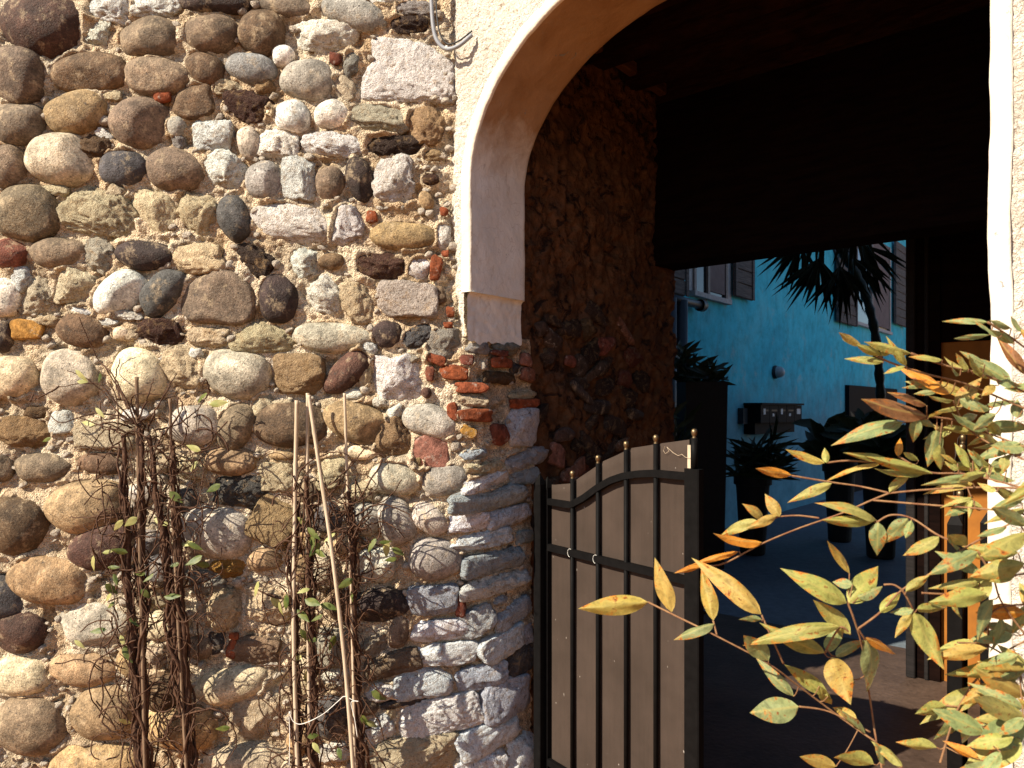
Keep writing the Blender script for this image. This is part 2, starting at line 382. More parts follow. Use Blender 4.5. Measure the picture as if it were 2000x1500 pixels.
# ------------------------------------------------------------------ stones: centre, half size, tilt, kind, colour (measured off the photograph)
PAL = dict(P=(.27, .19, .125), E=(.042, .026, .019), e=(.065, .042, .031), u=(.76, .79, .81), v=(.40, .44, .47), M=(.075, .038, .028), B=(.125, .078, .044), G=(.175, .13, .086), g=(.28, .265, .24), D=(.044, .029, .025), K=(.078, .074, .072),  # u: blue tint of sky-lit shade put into the jamb blocks' colour
           T=(.325, .22, .115), W=(.79, .77, .69), C=(.62, .51, .345), c=(.42, .37, .295), R=(.22, .062, .026), r=(.15, .05, .032), O=(.36, .185, .045), N=(.23, .105, .07))
STONES = '''82 50 86 66 10 r M|213 18 42 27 0 w W|190 67 22 27 5 w W|304 8 42 24 0 w W|421 -2 68 26 0 r D|292 76 56 40 -6 r G|411 67 49 36 -4 r G|512 65 45 42 0 r B|561 10 50 22 8 r G|688 25 64 29 14 r g
33 143 55 54 12 r G|179 141 72 36 -3 r B|308 152 62 36 6 r G|400 135 38 30 30 r B|490 132 48 28 8 r g|552 108 20 20 0 r W|632 71 57 29 5 w W|601 155 53 39 4 r g|673 171 17 25 -30 w C|38 240 50 43 5 r G|150 221 59 39 -12 r T|269 241 56 50 0 r G|344 248 17 20 0 r g|349 280 12 16 0 w g|219 187 19 9 0 b C|319 190 17 12 0 k R|379 199 40 32 -10 a B|483 209 41 32 -5 w M|447 172 27 14 0 w C|520 168 18 15 0 w T|416 265 38 31 4 b W|572 226 34 31 0 r W|647 225 34 28 0 r W|736 232 57 28 2 w c|831 246 36 36 0 w T|528 220 9 9 0 r C
117 313 64 49 8 r C|13 325 40 43 15 r G|240 328 46 35 -5 r K|339 333 56 42 12 r G|438 334 38 36 8 w W|485 277 21 32 -8 r c|545 283 39 29 5 w W|651 284 60 22 3 w W|768 284 57 19 3 w D|845 304 18 12 0 w T|515 352 36 38 0 r g|583 349 32 41 0 b W|643 358 26 33 0 r G|701 349 24 44 -12 r D|771 354 36 45 0 w W|833 392 13 18 -20 r T|184 285 28 26 20 w B|205 264 18 8 35 b W|110 372 24 9 10 w C|228 375 20 18 30 w C
58 415 63 54 0 r G|189 415 76 48 18 w C|300 412 50 38 48 w C|384 417 38 44 0 w C|458 427 30 44 -16 r K|571 433 70 34 9 w W|680 444 31 40 12 w W|791 461 65 26 3 r T|867 461 14 25 0 w W|727 425 10 12 0 k R|20 495 34 29 0 r r|109 494 52 29 -2 r G|193 500 31 32 10 w c|280 497 55 27 4 r D|388 505 48 28 4 w C|497 505 41 29 16 w D|592 513 27 28 0 w W|648 511 24 15 0 r B|744 521 48 25 8 w M|821 524 20 22 20 w W|852 524 11 24 8 k R
41 543 19 24 20 w W|70 576 31 42 10 w C|144 559 46 36 -14 w C|229 571 52 35 -36 r W|316 569 51 32 -50 r K|425 582 71 50 2 a G|544 581 36 47 -2 r D|632 577 34 38 0 w W|699 588 28 40 -10 w C|795 585 60 34 3 b c|848 580 22 18 -20 b G|8 583 28 37 0 r W|53 644 30 18 0 k O|92 627 22 10 0 w C|163 647 49 31 14 r B|311 649 40 25 -4 w M|405 657 36 18 0 w C|203 631 26 8 -8 w W|157 607 24 8 18 w W|248 616 28 8 4 w W|237 651 16 13 10 r C|2 660 22 28 0 r D|512 660 62 27 3 w C|645 657 74 28 2 r c|757 651 29 25 -10 r D|720 677 17 12 28 w W|819 657 30 20 -32 w K|867 673 34 30 0 w g
32 736 43 40 4 r C|136 739 55 54 20 r c|269 731 50 52 -15 r C|352 722 37 40 0 w C|464 728 64 46 9 r c|585 731 50 39 2 b T|677 728 52 27 -44 r M|775 741 55 46 0 w W|713 731 11 24 14 w C|48 845 53 30 6 w T|120 824 26 22 0 w W|208 851 60 26 3 b C|381 829 50 38 0 r c|459 832 48 32 -62 r G|570 832 70 42 3 r B|697 825 64 38 20 r T|838 824 52 30 17 r c|773 856 34 40 15 w T|843 882 36 31 0 k N|770 805 11 20 26 w W|514 793 21 20 -40 w C|688 773 18 12 -10 w W|744 785 17 9 10 w W|552 789 18 7 0 w C
83 915 53 28 2 r G|197 906 44 20 4 r B|2 914 21 27 0 r G|371 914 30 24 0 w C|448 903 48 26 2 r T|550 890 24 8 0 r T|549 931 36 26 4 w C|699 883 34 13 4 r C|653 920 37 30 -15 w C|768 933 48 32 6 r c|867 937 45 29 -13 r g|171 987 77 50 -10 r T|28 1028 63 58 5 r B|470 960 56 29 8 w K|362 978 24 24 0 r K|424 1037 72 48 6 r c|536 1018 44 44 30 b T|773 1015 46 34 68 r g|837 1013 37 27 40 r c|716 1016 27 30 0 r g|207 1066 71 43 -18 r M|848 1092 50 40 2 r g
97 1133 76 46 6 r T|5 1172 43 40 20 r K|40 1236 52 40 5 r M|185 1222 65 44 10 a c|320 1222 44 30 -3 r C|443 1187 34 40 5 w C|520 1184 45 42 10 w C|45 1320 55 36 3 r C|160 1308 64 32 4 r T|320 1350 42 40 0 r B|448 1338 70 35 -13 r C|62 1415 69 56 2 r G|205 1395 67 54 -5 r T|358 1420 70 44 5 r T|485 1408 48 56 10 w C|195 1492 92 42 0 r T|480 1490 82 38 0 r C|443 1112 32 20 -5 w O|398 1137 38 22 0 w g|517 1093 32 22 -8 r T|495 1268 52 26 5 b P|455 1265 9 17 10 k R|460 1240 9 7 0 k R
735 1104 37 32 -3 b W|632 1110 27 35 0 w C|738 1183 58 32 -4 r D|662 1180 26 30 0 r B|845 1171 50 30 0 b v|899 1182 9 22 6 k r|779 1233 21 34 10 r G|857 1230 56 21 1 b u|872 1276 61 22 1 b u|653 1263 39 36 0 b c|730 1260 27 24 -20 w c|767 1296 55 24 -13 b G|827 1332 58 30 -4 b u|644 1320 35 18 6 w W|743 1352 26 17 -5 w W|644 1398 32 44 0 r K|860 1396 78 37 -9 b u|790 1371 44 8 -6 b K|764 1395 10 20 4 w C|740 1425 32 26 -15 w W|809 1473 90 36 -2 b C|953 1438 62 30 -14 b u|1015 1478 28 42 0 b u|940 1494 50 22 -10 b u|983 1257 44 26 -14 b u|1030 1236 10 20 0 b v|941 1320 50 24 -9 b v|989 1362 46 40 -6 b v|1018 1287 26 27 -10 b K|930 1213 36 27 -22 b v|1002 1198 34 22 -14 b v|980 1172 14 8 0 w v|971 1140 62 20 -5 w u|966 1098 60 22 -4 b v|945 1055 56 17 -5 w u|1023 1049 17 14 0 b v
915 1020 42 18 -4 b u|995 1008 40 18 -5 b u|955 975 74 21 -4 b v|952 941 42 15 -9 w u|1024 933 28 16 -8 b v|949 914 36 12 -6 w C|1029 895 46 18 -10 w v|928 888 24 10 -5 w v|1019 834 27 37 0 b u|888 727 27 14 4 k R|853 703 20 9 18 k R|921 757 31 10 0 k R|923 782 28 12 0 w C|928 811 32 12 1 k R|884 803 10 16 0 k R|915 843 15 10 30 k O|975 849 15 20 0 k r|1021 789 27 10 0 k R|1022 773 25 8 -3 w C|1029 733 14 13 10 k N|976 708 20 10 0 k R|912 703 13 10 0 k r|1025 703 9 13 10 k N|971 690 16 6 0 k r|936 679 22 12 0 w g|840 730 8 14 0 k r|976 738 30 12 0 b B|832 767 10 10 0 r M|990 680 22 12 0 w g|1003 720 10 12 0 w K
656 117 11 12 0 k r|685 125 13 26 10 w g|800 48 36 16 4 w D|808 20 34 16 0 w g|755 -2 36 9 0 w W|840 350 16 12 0 w M|880 610 8 10 0 k R|876 636 9 6 0 k R|868 415 8 8 0 k R|870 497 7 6 0 k R|72 805 23 12 5 w B|53 773 25 10 -5 w C|262 810 24 14 0 w W|761 1447 14 5 -15 w C|822 1445 16 5 -10 w W|884 1431 16 5 -8 w g|887 1305 12 6 10 w C|902 1487 12 7 0 w W|647 1470 37 18 -6 w W|719 1380 18 18 0 r G|590 1440 30 38 0 r T|600 1340 26 34 0 w C|597 1225 26 28 0 w C|590 1110 20 26 0 r T|320 1112 36 30 0 r g|292 1172 32 24 0 w C|258 1292 28 30 0 r T|308 1288 20 26 0 w C|290 1062 26 24 0 r g|640 1012 26 30 0 r K|602 962 24 22 0 r G|318 905 22 18 0 w C|282 962 30 20 0 r c|704 962 30 17 -4 w C|392 1262 26 24 0 r G|680 1068 30 22 0 r T|590 1055 20 18 0 r T|257 655 14 10 0 w C|330 700 18 12 -20 w W|560 1500 20 20 0 r C|420 1255 16 22 0 w K|720 870 12 8 0 w C|815 905 14 10 10 w T|800 700 16 10 0 w c|640 790 14 8 0 w C|380 690 14 9 0 w W'''
BLOCK = [(728,72),(775,74),(813,80),(856,101),(883,117),(888,160),(888,197),(830,194),(770,196),(707,191),(706,171),(712,139),(733,117)]
def ico(sub):
    import bmesh
    bm = bmesh.new(); bmesh.ops.create_icosphere(bm, subdivisions=sub, radius=1)
    v = np.array([p.co[:] for p in bm.verts]); f = np.array([[q.index for q in p.verts] for p in bm.faces], dtype=np.int32); bm.free(); return v, f
ICO = {s: ico(s) for s in (3, 4, 5)}
SCL = dict(r=1.08, w=1.09, b=1.015, k=1.05, a=1.06)
def make_stone(parent, px, py, rx, ry, ang, kind, col, seed, poly=None, scale=1.0):
    r = random.Random(seed); P, T, N, m, fs = on_wall(px, py)
    a, b = rx*m/fs*SCL[kind], ry*m*SCL[kind]
    v, f = ICO[5 if max(rx, ry) > 75 else 4 if max(rx, ry) > 26 else 3]
    x, z, y = v[:, 0], v[:, 1], v[:, 2]                    # y: out of the wall
    th = np.arctan2(z, x); rho = np.sqrt(x*x+z*z)
    n = {'r': r.uniform(2.0, 2.5), 'w': r.uniform(2.6, 4.2), 'b': r.uniform(5.0, 8.0), 'k': 4.6, 'a': 2.8}[kind]
    R = (np.abs(np.cos(th))**n+np.abs(np.sin(th))**n)**(-1/n)
    o1, o2, o3 = (r.uniform(0, 6.28) for _ in range(3))
    amp = {'r': .045, 'w': .10, 'b': .05, 'k': .09, 'a': .08}[kind]
    R = R*(1+amp*(.6*np.cos(2*th+o1)*.5+np.cos(3*th+o2)*.7+.45*np.cos(5*th+o3)))
    if kind == 'r': R = R*(1+.05*np.cos(th+o1))
    if poly:
        pp = np.array([((q[0]-px)*m/fs/a, -(q[1]-py)*m/b) for q in poly]); pa = np.arctan2(pp[:, 1], pp[:, 0]); pr = np.hypot(*pp.T); o = np.argsort(pa)
        R = np.interp(th, np.r_[pa[o]-2*np.pi, pa[o], pa[o]+2*np.pi], np.r_[pr[o], pr[o], pr[o]])*1.02
    e = {'r': .85, 'w': .5, 'b': .30, 'k': .35, 'a': .6}[kind]
    if kind != 'r': rho = rho**(.6 if kind == 'b' else .75)
    yy = np.sign(y)*np.abs(y)**e
    p = np.stack([np.cos(th)*R*rho, np.sin(th)*R*rho, yy], 1)
    mn = min(a, b); dp = mn*{'r': r.uniform(.82, 1.0), 'w': .66, 'b': .5, 'k': .5, 'a': .55}[kind]
    if kind in 'wabk' and not poly:                          # broken faces
        for _ in range(r.randint(4, 8) if kind == 'w' else 3):
            nn = np.array([r.uniform(-1, 1), r.uniform(-1, 1), r.uniform(.3, 1.2)]); nn /= np.linalg.norm(nn)
            dd = r.uniform(.62, .9) if kind == 'w' else r.uniform(.78, .95)
            k = p@nn-dd; k = np.where(k > 0, k, 0); p = p-np.outer(k*.92, nn)
    if kind == 'r' and r.random() < .3:                     # a split or flattened face
        nn = np.array([r.uniform(-1, 1), r.uniform(-1, 1), .8]); nn /= np.linalg.norm(nn)
        k = p@nn-.8; p = p-np.outer(np.where(k > 0, k, 0)*.8, nn)
    pw = p*np.array([a, b, dp])
    sx, sy, sz = (pw[:, i]+seed*.37 for i in range(3))
    fr = 1.0/max(mn, .02)
    dsp = {'r': .05, 'w': .10, 'b': .06, 'k': .14, 'a': .06}[kind]*mn*fbm(sx*fr*.9, sy*fr*.9, sz*fr*.9, 3, seed)
    if kind in 'wb':
        rg = 1-np.abs(fbm(sx*38, sy*50, sz*38, 3, seed+5)); dsp = dsp+(.026 if kind == 'w' else .011)*(rg-.8)*min(1, mn/.06)
        dsp = dsp+.007*fbm(sx*95, sy*150, sz*110, 2, seed+9)
    else: dsp = dsp+.0011*fbm(sx*90, sy*90, sz*90, 2, seed)
    nr = p/np.maximum(np.linalg.norm(p, axis=1, keepdims=True), 1e-6)
    pw = pw+nr*dsp[:, None]
    ca, sa = math.cos(math.radians(-ang)), math.sin(math.radians(-ang))
    if poly: ca, sa = 1, 0
    lx = pw[:, 0]*ca-pw[:, 1]*sa; lz = pw[:, 0]*sa+pw[:, 1]*ca
    out = {'r': .66*dp, 'w': min(.036, .6*dp)+.003, 'b': min(.042, .9*dp), 'k': .022, 'a': .03}[kind]
    if poly: out = .016
    if kind == 'r': out = min(out, .074)
    if parent.name.startswith('passage'): out *= .45
    ln = pw[:, 2]-pw[:, 2].max()+out+.004
    L = np.outer(lx, T)+np.outer(lz, (0, 0, 1))+np.outer(ln, N)
    nm = 'brick' if kind == 'k' else 'stone'
    o = obj(nm, mesh(nm, L, f, True), M['brick'] if kind == 'k' else M['cobble'] if kind in 'ra' else M['lime'])
    o.parent = parent; o.location = P
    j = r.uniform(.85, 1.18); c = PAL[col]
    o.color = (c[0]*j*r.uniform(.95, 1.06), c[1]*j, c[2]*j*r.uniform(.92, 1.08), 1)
    return P, T, a, b, ang if not poly else 0, n

wall = empty('stone_wall', label='sunlit rubble wall of river cobbles, white limestone and brick in sandy mortar, left of the arch', cat='wall')
items = []
recs = [s.split() for s in STONES.replace('\n', '|').split('|')]
for i, c in enumerate(recs):
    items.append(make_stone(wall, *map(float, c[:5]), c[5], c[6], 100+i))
xs = [q[0] for q in BLOCK]; ys = [q[1] for q in BLOCK]
items.append(make_stone(wall, 797, 135, 91, 63, 0, 'b', 'W', 999, BLOCK))
r2 = random.Random(3)                                     # stones just outside the frame
for gx in range(3):
    for gy in range(12):
        items.append(make_stone(wall, -85-gx*118+r2.uniform(-14, 14), 10+gy*130+r2.uniform(-16, 16), r2.uniform(40, 56), r2.uniform(32, 46), r2.uniform(-25, 25), r2.choice('rrrw'), r2.choice('GBTCcgMW'), 2000+gx*20+gy))

def chips():
    r = random.Random(77); V = []; Fs = []; n0 = 0; got = 0; v0, f0 = ico(2); pts = []
    for _ in range(9000):
        if got > 330: break
        px, py = r.uniform(-10, 1035), r.uniform(-5, 1500); 
        if px > 895 and py < 690: continue
        a = r.uniform(5, 12); b = a*r.uniform(.5, 1)
        P, T, N, m, fs = on_wall(px, py); ra = a*m
        if any((P-q[0]).length < ra*.7+.88*math.sqrt(q[2]*q[3])*(1 if q[2] < 2*q[3] else 1.25) for q in items) or any((P-q).length < ra*1.7 for q in pts): continue
        pts.append(P); got += 1
        p = v0.copy()
        for _k in range(5):
            nn = np.array([r.uniform(-1, 1), r.uniform(-1, 1), r.uniform(0, 1)]); nn /= np.linalg.norm(nn); k = np.maximum(p@nn-r.uniform(.5, .85), 0); p = p-np.outer(k, nn)
        an = r.uniform(-.6, .6); x = p[:, 0]*a*m; z = p[:, 1]*b*m; y = p[:, 2]*b*m*.8+.004
        L = np.outer(x*math.cos(an)-z*math.sin(an), T)+np.outer(x*math.sin(an)+z*math.cos(an), (0, 0, 1))+np.outer(y, N)+np.array(P)
        V.append(L); Fs.append(f0+n0); n0 += len(L)
    o = obj('rubble_chips', mesh('rubble_chips', np.concatenate(V), np.concatenate(Fs), False), M['lime'], wall); o['kind'] = 'stuff'; o.color = (.60, .52, .42, 1)
chips()
# mortar: one displaced sheet that follows the wall's plan
def mortar_sheet(name, x0, x1, nx, h0, h1, nh, mat, parent, stones=True, amp=1.0, xs=None, cut=False):
    xs_ = np.linspace(x0, x1, nx) if xs is None else xs; nx = len(xs_)
    hs = np.linspace(h0, h1, nh); X, H = np.meshgrid(xs_, hs)
    Y = wallY(X, H); m = np.gradient(Y, axis=1)/np.gradient(X, axis=1)
    nl = np.sqrt(1+m*m); Nx, Ny = m/nl, -1/nl
    D = .018*fbm(X*5, H*5, Y*5, 3, 1)+.016*fbm(X*19, H*19, Y*19, 3, 2)+.010*fbm(X*58, H*58, Y*58, 2, 3)-.012
    D = D-.026*np.clip(fbm(X*15, H*15, Y*15, 3, 77)-.22, 0, .4)/.4
    D = D*amp
    Q = fbm(X*9, H*9, Y*9, 3, 55)
    if stones:
        for P, T, a, b, ang, n in items:
            R = 1.5*max(a, b)
            i0, i1 = np.searchsorted(xs_, [P.x-R, P.x+R]); j0, j1 = np.searchsorted(hs, [P.z-R, P.z+R])
            if i1 <= i0 or j1 <= j0: continue
            sx = (X[j0:j1, i0:i1]-P.x)/max(.4, T.x); sz = H[j0:j1, i0:i1]-P.z
            ca, sa = math.cos(math.radians(ang)), math.sin(math.radians(ang))
            lx, lz = sx*ca-sz*sa, sx*sa+sz*ca
            e = (np.abs(lx/a)**n+np.abs(lz/b)**n)**(1/n)
            D[j0:j1, i0:i1] += np.maximum(.010+.024*Q[j0:j1, i0:i1], 0)*(.35 if n > 4.8 else 1)*np.exp(-((e-.97)/.15)**2)
    V = np.stack([X+Nx*D, Y+Ny*D, H], -1).reshape(-1, 3)
    i = np.arange(nx-1)[None, :]+np.arange(nh-1)[:, None]*nx
    Fc = np.stack([i, i+1, i+1+nx, i+nx], -1).reshape(-1, 4).astype(np.int32)
    if cut: Fc = Fc[~((X.ravel()[Fc[:, 0]] > -.10) & (H.ravel()[Fc[:, 0]] > 1.93))]
    return obj(name, mesh(name, V, Fc, True), mat, parent)
mortar_sheet('mortar', -2.9, .1, 440, -.14, 3.52, 540, M['mortar'], wall, cut=True)
MB().box((-6, 3.215, -.13), (3.12, 0, 0), (0, .1, 0), (0, 0, 8.6)).build('plain_render', M['body'], wall)
MB().box((-2.88, 3.19, 3.515), (2.9, 0, 0), (0, .1, 0), (0, 0, 5.1)).build('plain_render', M['body'], wall)
q = [(-6, 3.35), (-.32, 3.35), (.02, 3.62), tuple(W(P3-.12, 1.85, 0).xy), tuple(W(-1.9, 1.85, 0).xy), (-6, 6)]
MB().add([(x, y, 0) for x, y in q]+[(x, y, 8.6) for x, y in q], [tuple(range(6))[::-1], tuple(range(6, 12))]+[(i, (i+1) % 6, 6+(i+1) % 6, 6+i) for i in range(6)]).build('wall_core', M['body'], wall)

# passage wall
pw_ = empty('passage_wall', label='dark crumbling plaster and rubble side wall inside the passage, left of the courtyard view', cat='wall')
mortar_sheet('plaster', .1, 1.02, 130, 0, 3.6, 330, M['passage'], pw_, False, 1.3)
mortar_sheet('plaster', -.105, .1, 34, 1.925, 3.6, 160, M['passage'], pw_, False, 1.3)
items_p = []; rp = random.Random(11)
for i in range(70):
    yy = rp.uniform(610, 1020)
    xx = rp.uniform(1052, 1262)
    if any(abs(xx-a_) < 17 and abs(yy-b_) < 17 for a_, b_ in items_p): continue
    items_p.append((xx, yy))
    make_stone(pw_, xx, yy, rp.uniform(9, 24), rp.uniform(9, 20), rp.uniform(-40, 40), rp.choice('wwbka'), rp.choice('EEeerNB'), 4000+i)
MB().box(W(P3-.16, 1.84, 0), dV*.10, uV*.04, (0, 0, 3.6)).build('end_face', M['passage'], pw_)

# ------------------------------------------------------------------ plaster arch
arch = empty('plaster_arch', label='whitewashed plaster archway framing the dark passage', cat='arch')
def dist_in(s, h):                                        # signed distance outside the opening
    e = np.where(s > SC, 2.9, 2.0); f = (np.abs((s-SC)/AA)**e+((np.maximum(h, H0)-H0)/BB)**e)**(1/e)
    g = np.sqrt(((s-SC)/AA**2)**2+((np.maximum(h, H0)-H0)/BB**2)**2)/np.maximum(f, 1e-6)
    d = np.where(h > H0, (f-1)/np.maximum(g, .3), np.abs(s-SC)-AA)
    return d
lb_y = [-200, 0, 100, 200, 300, 400, 480, 560, 610, 660, 700]; lb_x = [880, 882, 884, 888, 879, 879, 883, 886, 892, 899, 904]
lb = [ray_plane(x, y, Cc, dV) for x, y in zip(lb_x, lb_y)]; lb = sorted([(h, s) for s, h in lb])
def front_grid(name, s0, s1, ns, h0, h1, nh, left):
    S, H = np.meshgrid(np.linspace(s0, s1, ns), np.linspace(h0, h1, nh))
    d = dist_in(S, H)
    keep = d > .038
    keep &= ~((H < SIMP) & (S > SC-AA-.022) & (S < SC))
    if left:
        L = np.interp(H, [q[0] for q in lb], [q[1] for q in lb])+.010*fbm(H*14, S*0, S*0, 3, 4)
        keep &= (S > L) | (H > 3.55)
        keep &= H > SBOT+.02*fbm(S*30, S*0, S*0, 2, 8)
        edge = np.clip((S-L)/.03, 0, 1)
    else: edge = np.ones_like(S)
    w = 1-np.abs(fbm(S*55, H*55, S*0+2, 2, 21))
    D = .011*(w-.6)+.005*fbm(S*24, H*24, S*0, 3, 22)+.008*fbm(S*4, H*4, S*0, 2, 23)
    D = D*np.clip((d-.03)/.02, .2, 1)-.014*(1-edge)
    V = np.array(Cc)[None, None, :]+S[..., None]*np.array(dV)-D[..., None]*np.array(uV); V[..., 2] = H
    i = np.arange(ns-1)[None, :]+np.arange(nh-1)[:, None]*ns
    kk = keep[:-1, :-1] & keep[1:, :-1] & keep[:-1, 1:] & keep[1:, 1:]
    i = i[kk]; Fc = np.stack([i, i+1, i+1+ns, i+ns], -1).astype(np.int32)
    return obj(name, mesh(name, V.reshape(-1, 3), Fc, True), M['stucco'], arch)
front_grid('stucco_face', -.06, 1.5, 270, 1.86, 3.62, 300, True)
front_grid('stucco_pillar', 1.501, 2.7, 190, -.13, 3.62, 580, False)
MB().box(W(-.04, .0, 3.61), dV*5.2, uV*.3, (0, 0, 5)).build('stucco_face', M['stucco'], arch)
MB().box(W(2.69, 0, 0), dV*2.5, uV*.3, (0, 0, 3.62)).build('stucco_face', M['stucco'], arch)
# inner profile of the opening
cur = [(S0, h) for h in np.linspace(SIMP, H0, 26)]+[(SC-AA*(math.cos(a) if math.cos(a) > 0 else -abs(math.cos(a))**(2/2.9)), H0+BB*(math.sin(a) if math.cos(a) > 0 else math.sin(a)**(2/2.9))) for a in np.linspace(.02, math.pi-.012, 150)]+[(S1, h) for h in np.linspace(H0, -.13, 62)]
cur = np.array(cur)
def prof_n():
    t = np.gradient(cur, axis=0); t /= np.linalg.norm(t, axis=1, keepdims=True)
    return np.stack([-t[:, 1], t[:, 0]], 1)
cn = prof_n()                                              # points away from the opening
if cn[0, 0] > 0: cn = -cn
def strip(name, rows, mat, k0=0, k1=None):                                # rows: list of (offset along normal, t) ; swept along the profile
    n = len(cur); V = []
    for j, (o, t) in enumerate(rows):
        p = cur+cn*o
        hh = np.linspace(0, n*.02, n)
        wob = .008*fbm(p[:, 0]*5, p[:, 1]*5, np.full(n, t*5), 3, 31)+.0022*fbm(p[:, 0]*22, p[:, 1]*22, np.full(n, t*22), 2, 32)
        p = p+cn*(wob[:, None])
        q = np.array(Cc)[None]+p[:, :1]*np.array(dV)+t*np.array(uV); q[:, 2] = p[:, 1]; V.append(q[k0:k1])
    n = len(V[0]); V = np.concatenate(V); m = len(rows)
    i = np.arange(n-1)[None, :]+np.arange(m-1)[:, None]*n
    Fc = np.stack([i, i+n, i+1+n, i+1], -1).reshape(-1, 4).astype(np.int32)
    return obj(name, mesh(name, V, Fc, True), mat, arch)
strip('edging', [(.052, .012), (.052, -.006), (.045, -.0075), (.02, -.0075), (.006, -.006), (.001, .0), (0, .008)], M['plaster'])
iR = len(cur)-62
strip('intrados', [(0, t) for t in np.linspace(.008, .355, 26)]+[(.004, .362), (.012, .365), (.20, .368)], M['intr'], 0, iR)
strip('warm_bounce_reveal', [(0, t) for t in np.linspace(.008, .355, 12)]+[(.004, .362), (.012, .365), (.20, .368)], M['ochre'], iR-1, len(cur))  # unseen right reveal; ochre made up to bounce warm light onto the intrados
# impost under the left springing: a slightly recessed block with a rounded ledge
sI = S0-.022; V = []; rows = []
hI = np.r_[np.linspace(SBOT, SIMP-.035, 26), np.linspace(SIMP-.03, SIMP, 8)]
tI = np.linspace(-.004, .36, 40)
for h in hI:
    k = max(0, (h-(SIMP-.03))/.03); o = sI+(S0-sI)*(1-math.sqrt(max(0, 1-k*k)))
    for t in tI:
        w = .006*float(fbm(h*12, t*12, 0., 3, 41))+.003*float(fbm(h*45, t*45, 0., 2, 42))
        hh = h-(.018*float(fbm(t*26, 3., 0., 3, 44))+.012 if h == hI[0] else 0)
        V.append(W(o+w, t, hh))
nI = len(tI); Fc = [(a*nI+b, a*nI+b+1, (a+1)*nI+b+1, (a+1)*nI+b) for a in range(len(hI)-1) for b in range(nI-1)]
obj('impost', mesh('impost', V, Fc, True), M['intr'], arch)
# ragged lower lip of the plaster (its thickness) and infill rubble behind
MB().box(W(.0, .03, SBOT+.012), dV*(sI-.012), uV*.30, (0, 0, SIMP-SBOT)).build('plaster_backing', M['mortar'], arch)

# ------------------------------------------------------------------ passage ceiling, far lintel, piers
ceil = empty('timber_ceiling', label='black timber joisted ceiling over the passage', cat='ceiling')
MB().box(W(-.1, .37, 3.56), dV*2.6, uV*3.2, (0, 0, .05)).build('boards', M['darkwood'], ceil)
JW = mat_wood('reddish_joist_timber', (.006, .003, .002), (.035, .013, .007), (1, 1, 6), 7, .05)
for i in range(5):
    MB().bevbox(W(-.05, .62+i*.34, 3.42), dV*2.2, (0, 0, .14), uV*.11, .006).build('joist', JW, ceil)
a = W(P3+.02, .9, 3.50); 
MB().bevbox(W(P3+.01, .75, 3.46), dV*.05, (0, 0, .07), uV*1.25, .006).build('wall_plate', mat_wood('brown_wall_plate_timber', (.05, .022, .012), (.16, .07, .032), (1, 1, 6), 8), ceil)
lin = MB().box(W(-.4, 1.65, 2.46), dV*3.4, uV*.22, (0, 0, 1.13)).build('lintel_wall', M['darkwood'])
tag(lin, 'black beam wall closing the far end of the passage above the courtyard view', 'lintel')
up_ = MB().box(W(-.3, .32, 3.62), dV*5.5, uV*2.6, (0, 0, 5)).build('upper_storey', M['body'])  # unseen storey, raised with the wall core to keep sun off the palm
tag(up_, 'plain rendered upper storey over the archway passage, above the picture', 'building')
pier = MB().box(W(1.382, 2.68, 0), dV*2.42, uV*5, (0, 0, 2.0)).build('ochre_pier', M['ochre'])
MB().box(W(1.37, 2.665, 1.995), dV*2.43, uV*5, (0, 0, 1.2)).build('arch_shade_box', M['darkwood'], pier)  # dark box standing in for the arch's shade on the upper pier
tag(pier, 'ochre painted wall at the right end of the passage, catching the sun', 'wall')
rw = MB().box(W(2.05, .30, 0), dV*.4, uV*2.3, (0, 0, 3.6)).build('right_passage_wall', M['ochre'])
tag(rw, 'right side wall of the passage, hidden behind the white pillar', 'wall')
dl = empty('door_leaf', label='dark wooden door leaf folded back left of the ochre wall', cat='door')
MB().bevbox(W(1.215, 2.60, .01), dV*.05, uV*.06, (0, 0, 3.1), .006).build('door_post', mat_wood('grey_brown_post', (.006, .005, .0048), (.014, .011, .011)), dl)
MB().box(W(1.265, 2.63, .01), dV*.125, uV*.04, (0, 0, 3.1)).build('door_board', M['darkwood'], dl)
MB().bevbox(W(1.31, 2.615, .01), dV*.022, uV*.03, (0, 0, 3.1), .004).build('door_batten', mat_wood('grey_brown_post', (.006, .005, .0048), (.014, .011, .011)), dl)

